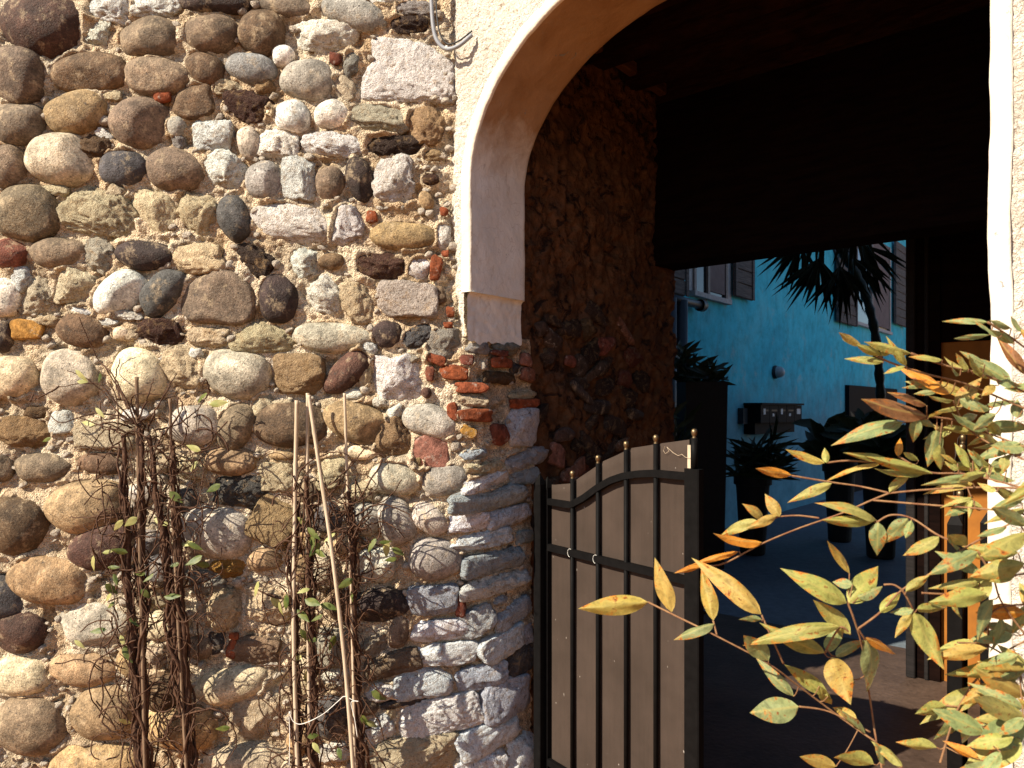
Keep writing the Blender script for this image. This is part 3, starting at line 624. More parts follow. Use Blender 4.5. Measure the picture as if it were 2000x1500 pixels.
# ------------------------------------------------------------------ iron gates
def make_leaf(name, O, g, mirror, label, grp):
    """O hinge corner on the ground, g direction along the leaf"""
    n = Vector((g.y, -g.x, 0))
    if n.y > 0: n = -n                                     # towards the camera side
    L = .858
    root = empty(name, (O.x, O.y, 0), label, 'gate', grp)
    gp = lambda w, h, d=0: O+g*w+n*d+Vector((0, 0, h))
    LW = lambda px, py: ray_plane(px, py, GO, GD)
    # the leaf is measured on the left one
    bars = [LW(x, y) for x, y in ((1122, 927), (1172, 897), (1227, 870), (1285, 858))]
    rail = [LW(x, y) for x, y in ((1082, 988), (1102, 989), (1120, 986), (1146, 972), (1172, 953), (1198, 938), (1225, 929), (1254, 925), (1283, 924), (1341, 925))]
    rail = [(w, h) for w, h in rail]
    rw_ = np.array([q[0] for q in rail]); rh = np.array([q[1] for q in rail]); rh[0] = rh[2]; rh[1] = rh[2]-.0; rh[-1] = rh[-2]
    fb = [LW(x, y) for x, y in ((1080, 947), (1117, 944), (1127, 935), (1167, 908), (1176, 901), (1221, 880), (1232, 875), (1290, 866), (1350, 858))]
    hm = LW(1085, 1070)[1]
    def frail(w, h, th):                                   # bar of rectangular section through (w,h) points
        v = []; f = []
        for i in range(len(w)):
            t = Vector((w[min(i+1, len(w)-1)]-w[max(i-1, 0)], h[min(i+1, len(w)-1)]-h[max(i-1, 0)])).normalized(); q = Vector((-t.y, t.x))*th/2
            for (sg, dd) in ((-1, .004), (1, .004), (1, .024), (-1, .024)): v.append(gp(w[i]+q.x*sg, h[i]+q.y*sg, dd))
        for i in range(len(w)-1): f += [(i*4+j, i*4+(j+1) % 4, i*4+4+(j+1) % 4, i*4+4+j) for j in range(4)]
        f += [(3, 2, 1, 0), tuple(range(len(v)-4, len(v)))]
        return MB().add(v, f)
    ww = np.linspace(.012, L-.03, 40); frail(ww, np.interp(ww, rw_, rh)+0, .028).build('top_rail', M['iron'], root)
    frail([.012, L-.03], [hm, hm], .030).build('middle_rail', M['iron'], root)
    frail([.012, L-.03], [.0, .0], .030).build('bottom_rail', M['iron'], root)
    def pointed(w0, w1, d0, d1, h0, h1, nm):
        b = MB(); a_, c_ = gp(w0, h0, d0), None
        b.bevbox(gp(w0, h0, d0), g*(w1-w0), n*(d1-d0), (0, 0, h1-.05-h0), .003)
        base = [gp(w0, h1-.05, d0), gp(w1, h1-.05, d0), gp(w1, h1-.05, d1), gp(w0, h1-.05, d1)]
        b.add(base+[gp((w0+w1)/2, h1, (d0+d1)/2)], [(0, 1, 4), (1, 2, 4), (2, 3, 4), (3, 0, 4)])
        return b.build(nm, M['iron'], root)
    pointed(-.03, .014, -.018, .024, -.11, 1.295, 'hinge_stile')
    MB().bevbox(gp(L-.042, -.1, -.008), g*.068, n*.034, (0, 0, 1.485), .004).build('free_stile', M['iron'], root)
    def ball(w, h, par):
        MB().lathe(gp(w, h-.018, .012), [(.0075, 0), (.0085, .004), (.006, .008), (.0085, .012), (.0105, .018), (.0116, .024), (.0105, .030), (.007, .035), (.0, .037)], 14).build('ball_finial', M['brass'], par, True)
    for w, h in bars+[(L-.004, LW(1362, 847)[1])]:
        lo = -.1 if w < L-.05 else 1.38
        b = MB().tube([gp(w, lo, .012), gp(w, h-.016, .012)], .0095 if w < L-.05 else .013, 10).build('bar', M['iron'], root, True)
        ball(w, h, b)
    # woven privacy screen behind the bars, one panel between each two bars
    fw = np.array([q[0] for q in fb]); fh = np.array([q[1] for q in fb])
    ed = [.014]+[w for w, _ in bars]+[L-.040]
    for i in range(5):
        w = np.linspace(ed[i]+(.001 if i else 0), ed[i+1], 12); V = []
        hs = np.linspace(0, 1, 34)
        for q_ in hs:
            for x in w:
                top = float(np.interp(x, fw, fh))
                d = -.004-.006*math.sin(math.pi*(x-ed[i])/(ed[i+1]-ed[i]))*(.6+.4*math.sin(q_*9+i*2))
                V.append(gp(x, -.06+(top+.06)*q_, d))
        m = len(w); Fq = [(a*m+b, a*m+b+1, (a+1)*m+b+1, (a+1)*m+b) for a in range(33) for b in range(m-1)]
        k = len(V); V2 = V+[p-n*.0025 for p in V]; F2 = Fq+[tuple(j+k for j in q_[::-1]) for q_ in Fq]
        F2 += [(33*m+b, 33*m+b+1, k+33*m+b+1, k+33*m+b) for b in range(m-1)]
        obj('screen_panel', mesh('screen_panel', V2, F2, True), M['fabric'], root)
    if not mirror:
        for w, _ in bars[:2]:
            MB().tube([gp(w+.016*math.cos(q_), hm+.018*math.sin(q_), .026) for q_ in np.linspace(1.2, 4.6, 14)], .0008, 5).build('cable_tie', M['string'], root)
        x0 = LW(1343, 870)[0]
        MB().box(gp(x0, 1.385, -.002), g*.017, n*.003, (0, 0, .085)).build('batten', M['string'] if False else simple('pale_wood_strip', (.42, .34, .24)), root)
        pts = [gp(*LW(x, y), .004) for x, y in ((1300, 872), (1297, 880), (1301, 886), (1308, 881), (1304, 873), (1316, 884), (1326, 890), (1333, 887), (1340, 893), (1350, 895))]
        MB().tube(pts, .0008, 5).build('loose_wire', M['bamboo'], root)
        for q_ in (.3, 1.05): MB().lathe(gp(-.036, q_, .0), [(.0, 0), (.012, 0), (.012, .05), (.0, .05)], 10).build('hinge', M['iron'], root)
    return root
GO = Vector((.17, 3.38, 0)); GE = Vector((.673, 2.684, 0)); GD = (GE-GO).normalized()
make_leaf('gate_leaf', GO, GD, False, 'black iron gate leaf with brown woven screen, ajar in front of the passage', 'iron gate leaves')
RO = Vector((1.375, 2.30, 0)); RD = Vector((.535, .845, 0)).normalized()
make_leaf('gate_leaf', RO, RD, True, 'right iron gate leaf swung inward, seen edge on beside the white pillar', 'iron gate leaves')
def gate_post(O, a, b, h, label):
    m = MB().bevbox(O, a, b, (0, 0, h-.05), .003)
    z = Vector((0, 0, h-.05)); m.add([O+z, O+a+z, O+a+b+z, O+b+z, O+(a+b)/2+Vector((0, 0, h))], [(0, 1, 4), (1, 2, 4), (2, 3, 4), (3, 0, 4)])
    tag(m.build('gate_post', M['iron']), label, 'gate post', 'gate posts')
gate_post(Vector((.097, 3.375, -.13)), GD*.05, uV*.05, 1.44, 'black iron gate post with pointed cap against the rubble jamb')
gate_post(Vector((1.405, 2.22, -.13)), dV*.05, uV*.05, 1.44, 'black iron gate post with pointed cap beside the white pillar')

# ------------------------------------------------------------------ conduit at the top of the wall
def smooth_pts(P, n=8):
    out = []; P = [Vector(p) for p in P]
    for i in range(len(P)-1):
        p0, p1, p2, p3 = P[max(i-1, 0)], P[i], P[i+1], P[min(i+2, len(P)-1)]
        for k in range(n):
            t = k/n; out.append(.5*((2*p1)+(p2-p0)*t+(2*p0-5*p1+4*p2-p3)*t*t+(3*p1-p0-3*p2+p3)*t**3))
    return out+[P[-1]]
cd = empty('electrical_conduit', label='grey plastic conduit bending into the white stucco at the top', cat='conduit')
MB().tube(smooth_pts([at(x, y, z) for x, y, z in ((842, -120, 3.15), (842, -30, 3.15), (843, 10, 3.15), (846, 50, 3.145), (853, 78, 3.14), (870, 95, 3.13), (895, 90, 3.10), (922, 68, 3.09))]), .0085, 10).build('grey_pipe', M['conduit'], cd, True)
MB().tube(smooth_pts([at(x, y, z) for x, y, z in ((852, -120, 3.15), (852, 0, 3.15), (855, 45, 3.145), (862, 72, 3.14), (876, 86, 3.13), (896, 80, 3.10), (922, 60, 3.09))]), .0035, 8).build('black_cable', M['black'], cd, True)
MB().lathe(at(872, 94, 3.128), [(.010, -.004), (.0105, 0), (.010, .004)], 12, (1, 0, -.1)).build('clip', M['string'], cd)

# ------------------------------------------------------------------ bamboo canes and climbing vines
OLDC = mat_wood('old_brown_cane', (.10, .06, .035), (.24, .16, .10), (8, 8, .6), 10)
def cane(pts, label, r=.0075):
    P = smooth_pts([at(*p) for p in pts], 14); b = MB(); rs = [r*(1+.14*(i % 9 == 0)) for i in range(len(P))]
    b.tube(P, rs, 9)
    return tag(b.build('bamboo_cane', OLDC if 'left bare' in label else M['bamboo'], None, True), label, 'cane', 'bamboo plant canes')
cane([(267, 736, 3.055), (271, 950, 3.045), (278, 1250, 3.035), (284, 1530, 3.025)], 'bamboo cane standing tallest inside the left bare vine')
cane([(332, 779, 3.055), (338, 1000, 3.045), (350, 1250, 3.035), (366, 1530, 3.025)], 'bamboo cane on the right side of the left bare vine', .0065)
cane([(580, 782, 3.065), (576, 1000, 3.055), (574, 1250, 3.035), (582, 1530, 3.025)], 'leftmost pale bamboo cane of the right vine', .0085)
cane([(601, 768, 3.095), (600, 1000, 3.075), (602, 1250, 3.055), (606, 1530, 3.045)], 'bamboo cane behind the slanting one in the right vine', .007)
cane([(603, 772, 3.005), (622, 900, 2.985), (650, 1090, 2.955), (674, 1300, 2.935), (692, 1530, 2.915)], 'long slanting bamboo cane in front of the right vine', .008)
cane([(673, 768, 3.075), (677, 900, 3.075), (686, 1150, 3.055), (694, 1530, 3.035)], 'rightmost upright bamboo cane of the right vine', .006)

def leaf_mesh(name, curl, fold, shape=1.0, n=10, m=3):
    V = []; Fq = []
    for i in range(n+1):
        x = i/n; w = min(1.0, 2.35*x**.75*(1-x)**1.15) if 0 < x < 1 else 0.0
        w *= shape
        for j in range(-m, m+1):
            y = j/m
            V.append((x, y*w*.5, -curl*x*x-fold*abs(y)*w*.18+.035*math.sin(9*x+4*y)*w))
    k = 2*m+1
    for i in range(n):
        for j in range(k-1): Fq.append((i*k+j, i*k+j+1, (i+1)*k+j+1, (i+1)*k+j))
    return mesh(name, V, Fq, True)
def place_leaf(me, parent, base, tip, hw, face, mat=None, name='leaf', col=None):
    o = bpy.data.objects.new(name, me); COL.objects.link(o)
    if mat and not me.materials: me.materials.append(mat)
    t = (tip-base); L = t.length; t.normalize()
    nrm = (face-t*face.dot(t)).normalized(); s = nrm.cross(t)
    from mathutils import Matrix
    mw = Matrix(((t.x*L, s.x*hw*2, nrm.x*L, base.x), (t.y*L, s.y*hw*2, nrm.y*L, base.y), (t.z*L, s.z*hw*2, nrm.z*L, base.z), (0, 0, 0, 1)))
    o.matrix_basis = mw; o.parent = parent
    if parent: o.matrix_parent_inverse = Matrix.Translation(-wloc(parent))
    if col: o.color = (*col, 1)
    return o
VL = [leaf_mesh('leaf', c, f, 1.0, 6, 2) for c, f in ((.15, .2), (.3, .1), (-.1, .3), (.05, .5))]
VP = [m_.copy() for m_ in VL[:2]]
for m_ in VL: m_.materials.append(M['green'])
for m_ in VP: m_.materials.append(M['pale'])
def vine(label, trunks, twigs, loops, leafspots, box, seed, pale=.3):
    r = random.Random(seed); root = empty('climbing_vine', at(trunks[0][-1][0], 1520, 2.96), label, 'vine', 'climbing vines on canes')
    for tr in trunks:
        P = smooth_pts([at(*p) for p in tr], 22); P = [p+Vector((.006*math.sin(p.z*23+i*.1), 0, 0)) for i, p in enumerate(P)]
        MB().tube(P, [.009+.007*i/len(P)+.0015*math.sin(i*1.3) for i in range(len(P))], 7).build('stem', M['stem'], root, True)
        for k in range(10):
            ph, fq, rad = r.uniform(0, 6.28), r.uniform(9, 16)*r.choice((-1, 1)), r.uniform(.007, .021)
            P = smooth_pts([at(*p) for p in tr], 22); n = len(P); i0 = int(n*r.uniform(0, .25)); out = []
            for i in range(i0, n):
                z = P[i].z; q_ = ph+fq*z
                w = rad*(1+.6*math.sin(z*7+ph*3))
                out.append(P[i]+Vector((math.cos(q_)*w+.004*math.sin(z*60+ph), math.sin(q_)*w, 0)))
            b0 = r.uniform(.0034, .0085); rs = [b0*(.55+.5*j/len(out)) for j in range(len(out))]
            MB().tube(out, rs, 5).build('stem', M['stem'], root, True)
    for tw in twigs:
        P = smooth_pts([at(x, y, 3.05+r.uniform(-.05, .05)) for x, y in tw], 7)
        P = [p+Vector((r.uniform(-1, 1), r.uniform(-1, 1), r.uniform(-1, 1)))*.0025 for p in P]
        MB().tube(P, [.0042-.0026*i/len(P) for i in range(len(P))], 5).build('twig', M['stem'], root, True)
    for _ in range(loops):                                    # tangled runners
        x0, y0 = r.uniform(box[0], box[2]), r.uniform(box[1], box[3]); a = r.uniform(0, 6.28); l = r.uniform(30, 120); c = r.uniform(-.035, .035)*1.2
        pts = []; x, y = x0, y0; z = 3.05+r.uniform(-.05, .05)
        for i in range(9):
            pts.append(at(x, y, z)); x += math.cos(a)*l/8*.8; y += math.sin(a)*l/8; a += c*l/8+r.uniform(-.25, .25); z += r.uniform(-.008, .008)
        MB().tube(smooth_pts(pts, 4), r.uniform(.0014, .0036), 4).build('runner', M['stem'], root, True)
    spots = list(leafspots)
    for x, y in spots:
        a = r.uniform(-.4, 3.5); l = r.uniform(20, 38); z = 3.03+r.uniform(-.05, .03)
        b, t = at(x, y, z), at(x+math.cos(a)*l, y+math.sin(a)*l, z-r.uniform(-.02, .03))
        place_leaf(r.choice(VP if r.random() < pale else VL), root, b, t, l*z/F*r.uniform(.24, .36), Vector((r.uniform(-.7, .5), -1, r.uniform(-.2, 1))))
    return root
Z1 = 3.05
tl = [[(240, 850, Z1), (247, 1050, Z1), (262, 1300, Z1), (272, 1530, Z1)], [(275, 830, Z1), (276, 1050, Z1), (280, 1300, Z1), (286, 1530, Z1)], [(290, 850, Z1), (318, 1050, Z1), (338, 1220, Z1), (378, 1530, Z1)], [(334, 860, Z1), (346, 1050, Z1), (357, 1220, Z1), (372, 1530, Z1)]]
twl = [[(275, 840), (230, 790), (190, 750), (115, 755)], [(115, 755), (80, 775), (60, 783)], [(60, 783), (66, 765)], [(270, 835), (245, 780), (215, 725), (190, 700), (155, 620)], [(250, 800), (232, 760), (200, 710)], [(280, 840), (240, 815), (180, 808), (120, 825), (90, 800)], [(275, 850), (230, 840), (150, 815)], [(235, 780), (225, 740), (235, 700)], [(300, 840), (345, 830), (385, 800), (410, 765)], [(410, 765), (402, 740), (395, 755)], [(320, 850), (355, 800), (345, 775), (320, 780)], [(265, 830), (300, 805), (325, 765)], [(285, 835), (260, 800), (265, 770), (325, 773)], [(240, 860), (200, 880), (165, 870)], [(245, 850), (205, 840), (170, 890)], [(300, 870), (340, 900), (395, 905), (385, 985), (350, 990)], [(340, 930), (380, 905), (400, 890)], [(330, 990), (400, 992), (425, 990), (420, 945)], [(250, 1000), (180, 1010), (135, 1010)], [(250, 1010), (195, 1015), (178, 1060), (190, 1100)], [(180, 1070), (205, 1110), (240, 1115)], [(265, 1250), (190, 1290), (175, 1350), (205, 1400), (260, 1445)], [(260, 1200), (205, 1240), (195, 1210)], [(245, 1440), (200, 1410), (225, 1350), (240, 1290)], [(345, 1400), (420, 1385), (455, 1420), (460, 1460), (430, 1500)], [(380, 1500), (320, 1430), (315, 1380), (345, 1300)], [(300, 1500), (310, 1440), (300, 1400)], [(340, 1150), (390, 1140), (430, 1120), (435, 1100)], [(240, 1450), (235, 1500), (232, 1530)], [(290, 830), (310, 790), (330, 755), (345, 730)], [(262, 828), (225, 800), (205, 770), (170, 740), (130, 722)], [(258, 835), (215, 825), (175, 835)], [(270, 820), (290, 770), (300, 740)]]
lfl = [(186, 796), (196, 728), (147, 722), (185, 830), (405, 768), (408, 790), (392, 880), (150, 745), (100, 855), (385, 900), (430, 945), (210, 1108), (183, 1085), (205, 1140), (225, 1175), (218, 1160), (250, 1080), (275, 1150), (285, 1120), (300, 1010), (330, 960), (350, 1100), (365, 1060), (395, 1085), (410, 1105), (242, 1260), (235, 1240), (252, 1205), (200, 1080), (222, 1120), (145, 1250), (232, 1405), (450, 1420), (320, 1165), (345, 1195), (268, 1010), (240, 1015), (208, 1230), (300, 1120), (380, 1060)]
vine('bare brown vine twining up two canes, far left in front of the cobbles', tl, twl, 280, lfl, (195, 830, 400, 1500), 5)
Z2 = 3.06
tr_ = [[(577, 950, Z2), (575, 1100, Z2), (576, 1300, Z2), (584, 1530, Z2)], [(601, 930, Z2), (604, 1100, Z2), (610, 1300, Z2), (615, 1530, Z2)], [(682, 960, Z2), (690, 1100, Z2), (690, 1250, Z2), (700, 1400, Z2), (712, 1530, Z2)]]
twr = [[(575, 960), (590, 915), (640, 885), (680, 890), (700, 930)], [(600, 1000), (650, 960), (690, 900), (705, 905)], [(620, 905), (640, 960), (680, 985), (730, 960), (740, 940)], [(690, 1010), (740, 985), (790, 1000), (810, 1020)], [(690, 1040), (740, 1020), (770, 1030), (790, 1050)], [(700, 1070), (740, 1050), (745, 1000), (780, 985)], [(690, 1120), (735, 1130), (765, 1105)], [(690, 1130), (740, 1110), (770, 1120), (745, 1140)], [(580, 1040), (530, 1070), (510, 1060), (495, 1040)], [(570, 1180), (520, 1190), (515, 1150), (540, 1130)], [(575, 1210), (530, 1220), (515, 1180)], [(580, 1290), (550, 1330), (548, 1400), (560, 1420)], [(690, 1240), (720, 1190), (770, 1220)], [(690, 980), (660, 1010), (640, 960), (625, 900)], [(577, 950), (573, 930), (590, 905)], [(700, 1420), (735, 1470), (760, 1510)]]
lfr = [(595, 1170), (530, 1165), (545, 1175), (610, 1190), (625, 1180), (505, 1135), (590, 1280), (575, 1290), (655, 1240), (685, 1155), (690, 1130), (600, 1030), (610, 1040), (580, 1010), (740, 1060), (755, 1055), (765, 1070), (735, 1050), (775, 1090), (615, 1075), (625, 1060), (605, 1150), (580, 1190), (640, 1180), (600, 1310), (610, 1450), (600, 1440), (725, 1350), (705, 1395), (715, 1410), (690, 1390), (660, 1460), (585, 1230), (620, 1250), (560, 1160), (630, 1200), (655, 1040)]
vine('leafier tangled vine climbing the four canes nearest the archway', tr_, twr, 280, lfr, (545, 930, 720, 1500), 9, .15)
st = smooth_pts([at(x, y, 2.925) for x, y in ((565, 1500), (566, 1440), (565, 1390), (572, 1408), (590, 1414), (629, 1396), (660, 1370), (673, 1360), (690, 1368), (700, 1370), (686, 1372), (692, 1400), (698, 1440))], 6)
tag(MB().tube(st, .0016, 5).build('white_string', M['string'], None, True), 'thin white string tied between the canes low in the right vine', 'string')

# ------------------------------------------------------------------ shrub with yellowing leaves in the foreground
LEAVES = '''1266 1176 1132 1188 21 o|1312 1196 1272 1097 19 o|1393 1212 1366 1111 17 o|1487 1200 1389 1095 22 o|1395 1218 1317 1237 13 g|1488 1210 1443 1207 8 g|1373 1106 1319 1122 7 O|1443 1077 1357 1095 7 O|1488 1059 1386 1056 13 O|1479 1016 1400 1041 12 y|1517 1007 1478 1029 10 o|1523 1009 1497 966 13 o|1490 1012 1467 987 11 o|1546 928 1469 915 12 O|1611 904 1530 880 12 o|1614 904 1611 874 9 y|1625 944 1559 969 13 y|1737 962 1785 922 14 y|1712 1016 1647 955 17 y|1708 1018 1611 1014 12 y|1715 1020 1712 1083 17 g|1773 1012 1728 1066 17 g|1780 1016 1769 1048 9 g|1834 1048 1764 1090 15 y|1888 1066 1848 1038 15 y|1874 1070 1838 1052 10 g|1910 1077 1823 1117 17 g|1659 1120 1611 1048 9 o|1654 1178 1562 1120 22 y|1658 1178 1724 1101 24 y|1665 1142 1625 1135 11 g|1676 1167 1726 1142 13 g|1661 1239 1587 1164 18 y|1640 1223 1492 1228 18 y|1614 1272 1643 1225 15 g|1611 1275 1508 1252 19 y|1632 1282 1685 1248 12 g|1501 1291 1449 1234 20 g|1690 1250 1743 1370 26 g|1690 1246 1766 1273 11 O|1625 1283 1658 1375 28 o|1719 1196 1764 1160 13 y|1769 1156 1816 1126 11 y|1784 1191 1739 1198 9 g|1780 1196 1746 1246 10 o|1784 1196 1838 1304 22 y|1791 1190 1863 1192 11 y|1937 1133 1853 1177 26 y|1860 1173 1875 1210 8 y|1940 1170 1900 1250 18 g|2002 1197 1897 1192 17 O|1953 1207 1980 1283 22 g|2002 1040 1917 1077 22 y|2002 1100 1907 1123 20 y|2005 1290 1883 1347 26 y|2005 1360 1927 1310 24 o|2005 1400 1883 1363 22 y|1847 1378 1793 1397 14 y|1877 1400 1833 1453 16 g|1830 1460 1757 1463 15 y|1880 1413 1930 1413 9 g|1890 1407 1907 1473 17 g|1913 1483 1840 1457 12 O|2000 1410 1903 1467 30 g|1993 1443 1920 1493 24 y|1707 1493 1625 1465 20 y|1727 1493 1717 1453 10 g|1763 1497 1713 1440 14 y|1633 1497 1557 1475 14 o|1560 1380 1467 1390 27 g|1550 1360 1485 1305 13 g|1617 1360 1530 1293 16 y|1600 1340 1625 1408 12 y|1673 1403 1623 1377 11 o|1690 1433 1640 1403 9 g|1663 1327 1670 1358 9 g|1523 1387 1513 1410 4 y|1682 675 1633 649 10 o|1681 674 1644 661 6 y|1721 695 1681 680 11 y|1725 707 1662 697 10 y|1722 695 1742 674 11 y|1779 690 1704 660 13 y|1770 715 1744 684 10 y|1767 715 1728 724 8 y|1856 770 1770 692 25 O|1868 795 1906 736 20 o|1862 782 1803 778 8 y|1874 779 1921 804 12 g|1880 819 1921 805 11 g|1840 703 1782 689 10 y|1892 724 1840 706 9 y|1892 721 1862 691 13 y|1898 724 1978 732 12 y|1874 733 1846 712 8 g|1810 813 1670 784 24 r|1764 825 1658 828 22 g|1810 792 1757 759 12 r|1791 816 1785 861 14 g|1794 819 1830 836 9 g|1813 816 1846 807 8 o|1830 840 1809 914 20 g|1835 868 1847 920 16 y|1754 891 1757 847 9 O|1794 899 1759 882 8 y|1822 925 1699 893 14 y|1721 905 1613 903 8 o|1810 920 1701 931 11 y|1736 899 1656 890 10 y|1840 835 1938 856 10 y|1929 838 1843 816 14 g|1929 838 2002 828 18 g|1929 629 1843 620 8 g|1932 654 1852 664 7 g|1981 672 1929 640 10 g|2004 733 1941 660 14 r|1997 647 1969 618 12 g|1975 641 1947 623 10 g|1944 752 1921 770 11 o|1947 745 2002 745 14 g|1987 816 1985 782 15 g|1895 914 1880 862 18 y|1920 911 1902 874 16 g|1902 929 1816 943 10 g|1926 923 1850 943 11 y|1929 926 1978 942 14 g|2002 871 1932 875 22 g|1963 890 1960 920 12 y|1900 972 1849 974 7 y|1901 975 1895 1012 7 y|2002 972 1938 994 12 g|1938 911 1975 890 12 g|1981 887 2003 868 16 r|1870 905 1850 885 8 o|1872 918 1848 900 9 y|1900 900 1925 930 10 y|1945 960 1910 945 9 y'''
STEMS = [[(2075,985),(1990,1015),(1930,1045),(1888,1068)],[(1888,1066),(1834,1046),(1780,1012),(1740,1006),(1713,1020)],[(2075,960),(1950,952),(1830,955),(1737,963)],[(1737,963),(1700,978),(1640,1004),(1560,1032),(1488,1062),(1415,1100),(1374,1106)],[(1737,963),(1680,950),(1625,942),(1546,929)],[(2075,1020),(1960,998),(1800,985),(1705,977)],[(1600,1012),(1560,1007),(1523,1009),(1480,1016)],[(1735,1560),(1712,1450),(1700,1370),(1684,1265),(1668,1210),(1656,1178)],[(1676,1228),(1719,1196),(1762,1152),(1816,1121),(1888,1068)],[(1762,1152),(1774,1172),(1784,1193)],[(1762,1152),(1745,1142),(1726,1142)],[(1712,1450),(1640,1400),(1560,1340),(1500,1296),(1395,1240),(1320,1203),(1266,1176)],[(1393,1212),(1400,1240)],[(1487,1200),(1510,1252),(1530,1296)],[(1900,1335),(1866,1395),(1836,1490)],[(2075,1220),(1960,1275),(1900,1335)],[(1682,675),(1725,702),(1800,728),(1880,748),(1960,780),(2075,830)],[(1868,795),(1885,830),(1940,870),(2075,930)],[(1810,813),(1870,822),(1940,850),(2075,900)],[(1754,891),(1815,922),(1900,928),(2075,975)],[(1779,690),(1850,715),(1930,735),(2075,800)],[(1929,629),(1990,670),(2075,740)],[(1614,904),(1660,900),(1740,908),(1822,925)],[(1661,1239),(1640,1226),(1610,1276)],[(1690,1250),(1676,1228)],[(1890,1405),(1866,1395)],[(1847,1378),(1870,1380)],[(2075,1110),(1937,1133),(1860,1172)],[(2075,1180),(1945,1190),(1930,1260)],[(1560,1380),(1620,1390),(1700,1430)],[(1910,1077),(1940,1130),(1965,1190),(2075,1330)],[(1880,1160),(1838,1160),(1800,1158)],[(1870,1255),(1930,1262),(1990,1300)]]
def zs(px, py): return 1.46-.16*(px-1550)/500+.05*math.sin(py/75.0+px/210.0)
shrub = empty('shrub', (.96, 1.28, 0), 'foreground shrub with yellow green leaves edged orange, reaching in from the right', 'shrub')
NL = [leaf_mesh('leaf', c, f, s_, 12, 3) for c, f, s_ in ((.2, .35, 1), (.32, .6, 1), (-.12, .4, 1), (.1, .9, 1), (.45, .3, 1), (.25, 1.0, 1), (-.25, .6, 1), (.6, .5, 1))]
for m_ in NL: m_.materials.append(M['leaf'])
LC = dict(y=(.30, .29, .075), g=(.215, .255, .10), o=(.36, .26, .06), O=(.50, .20, .02), r=(.26, .12, .05))
rl = random.Random(21); BASES = []
def add_leaf(x0, y0, x1, y1, hw, c, dz=0):
    Z = zs(x0, y0)+dz; b = at(x0, y0, Z); t = at(x1, y1, Z+rl.uniform(-.035, .03))
    tc = LC[c]; j = rl.uniform(.85, 1.15)
    BASES.append((x0, y0, b))
    face = Vector((rl.uniform(-1.1, .5), -1, rl.uniform(-.4, 1.1)))
    place_leaf(rl.choice(NL), shrub, b, t, hw*(1.22 if y0 < 1000 else 1.42)*Z/F, face, None, 'leaf', (tc[0]*j, tc[1]*j*rl.uniform(.93, 1.05), tc[2]*j))
for s_ in LEAVES.split('|'):
    c = s_.split(); add_leaf(*map(float, c[:5]), c[5])
for _ in range(24):
    x, y = rl.uniform(1830, 1975), rl.uniform(660, 1010); a = rl.uniform(2.2, 4.2); l = rl.uniform(40, 80)
    add_leaf(x, y, x+math.cos(a)*l, y+math.sin(a)*l*.6, l*rl.uniform(.13, .19), rl.choice('yyggo'), rl.uniform(-.02, .12))
for _ in range(26):
    x, y = rl.uniform(1900, 2010), rl.uniform(1020, 1500); a = rl.uniform(1.9, 4.0); l = rl.uniform(60, 110)
    add_leaf(x, y, x+math.cos(a)*l, y+math.sin(a)*l*.75, l*rl.uniform(.15, .22), rl.choice('yyggo'), rl.uniform(-.05, .08))
for _ in range(56):                                       # the body of the bush at and beyond the right edge
    x, y = rl.uniform(1945, 2230), rl.uniform(620, 1500); a = rl.uniform(1.9, 4.4); l = rl.uniform(55, 115)
    add_leaf(x, y, x+math.cos(a)*l, y+math.sin(a)*l*.7, l*rl.uniform(.14, .2), rl.choice('yyggo'), rl.uniform(-.06, .1))
for s_ in STEMS:
    P = smooth_pts([at(x, y, zs(x, y)+.004) for x, y in s_], 8); n = len(P)
    MB().tube(P, [.0017+.0008*abs(i/n-.5) for i in range(n)], 6).build('twig', M['redstem'], shrub, True)
SP = [(x, y) for s_ in STEMS for i in range(len(s_)-1) for x, y in [(s_[i][0]+(s_[i+1][0]-s_[i][0])*q_/6, s_[i][1]+(s_[i+1][1]-s_[i][1])*q_/6) for q_ in range(7)]]
for x0, y0, b in BASES:                                   # leaf stalks down to the nearest twig
    dd, x, y = min((math.hypot(x-x0, y-y0), x, y) for x, y in SP)
    if 3 < dd < 120:
        e = at(x, y, zs(x, y)+.004); mid_ = b.lerp(e, .5)+Vector((0, 0, -.004))
        MB().tube(smooth_pts([b, mid_, e], 4), .0011, 5).build('stalk', M['redstem'], shrub, True)
for k in range(6):
    x = 2075+rl.uniform(-10, 120); P = smooth_pts([Vector((.96+.03*k, 1.28+.03*(k % 3), 0)), at(x+30, 1300, 1.3), at(x, 1000, 1.3), at(x-10, 700, 1.32)], 8)
    MB().tube(P, .006, 7).build('stem', M['redstem'], shrub, True)

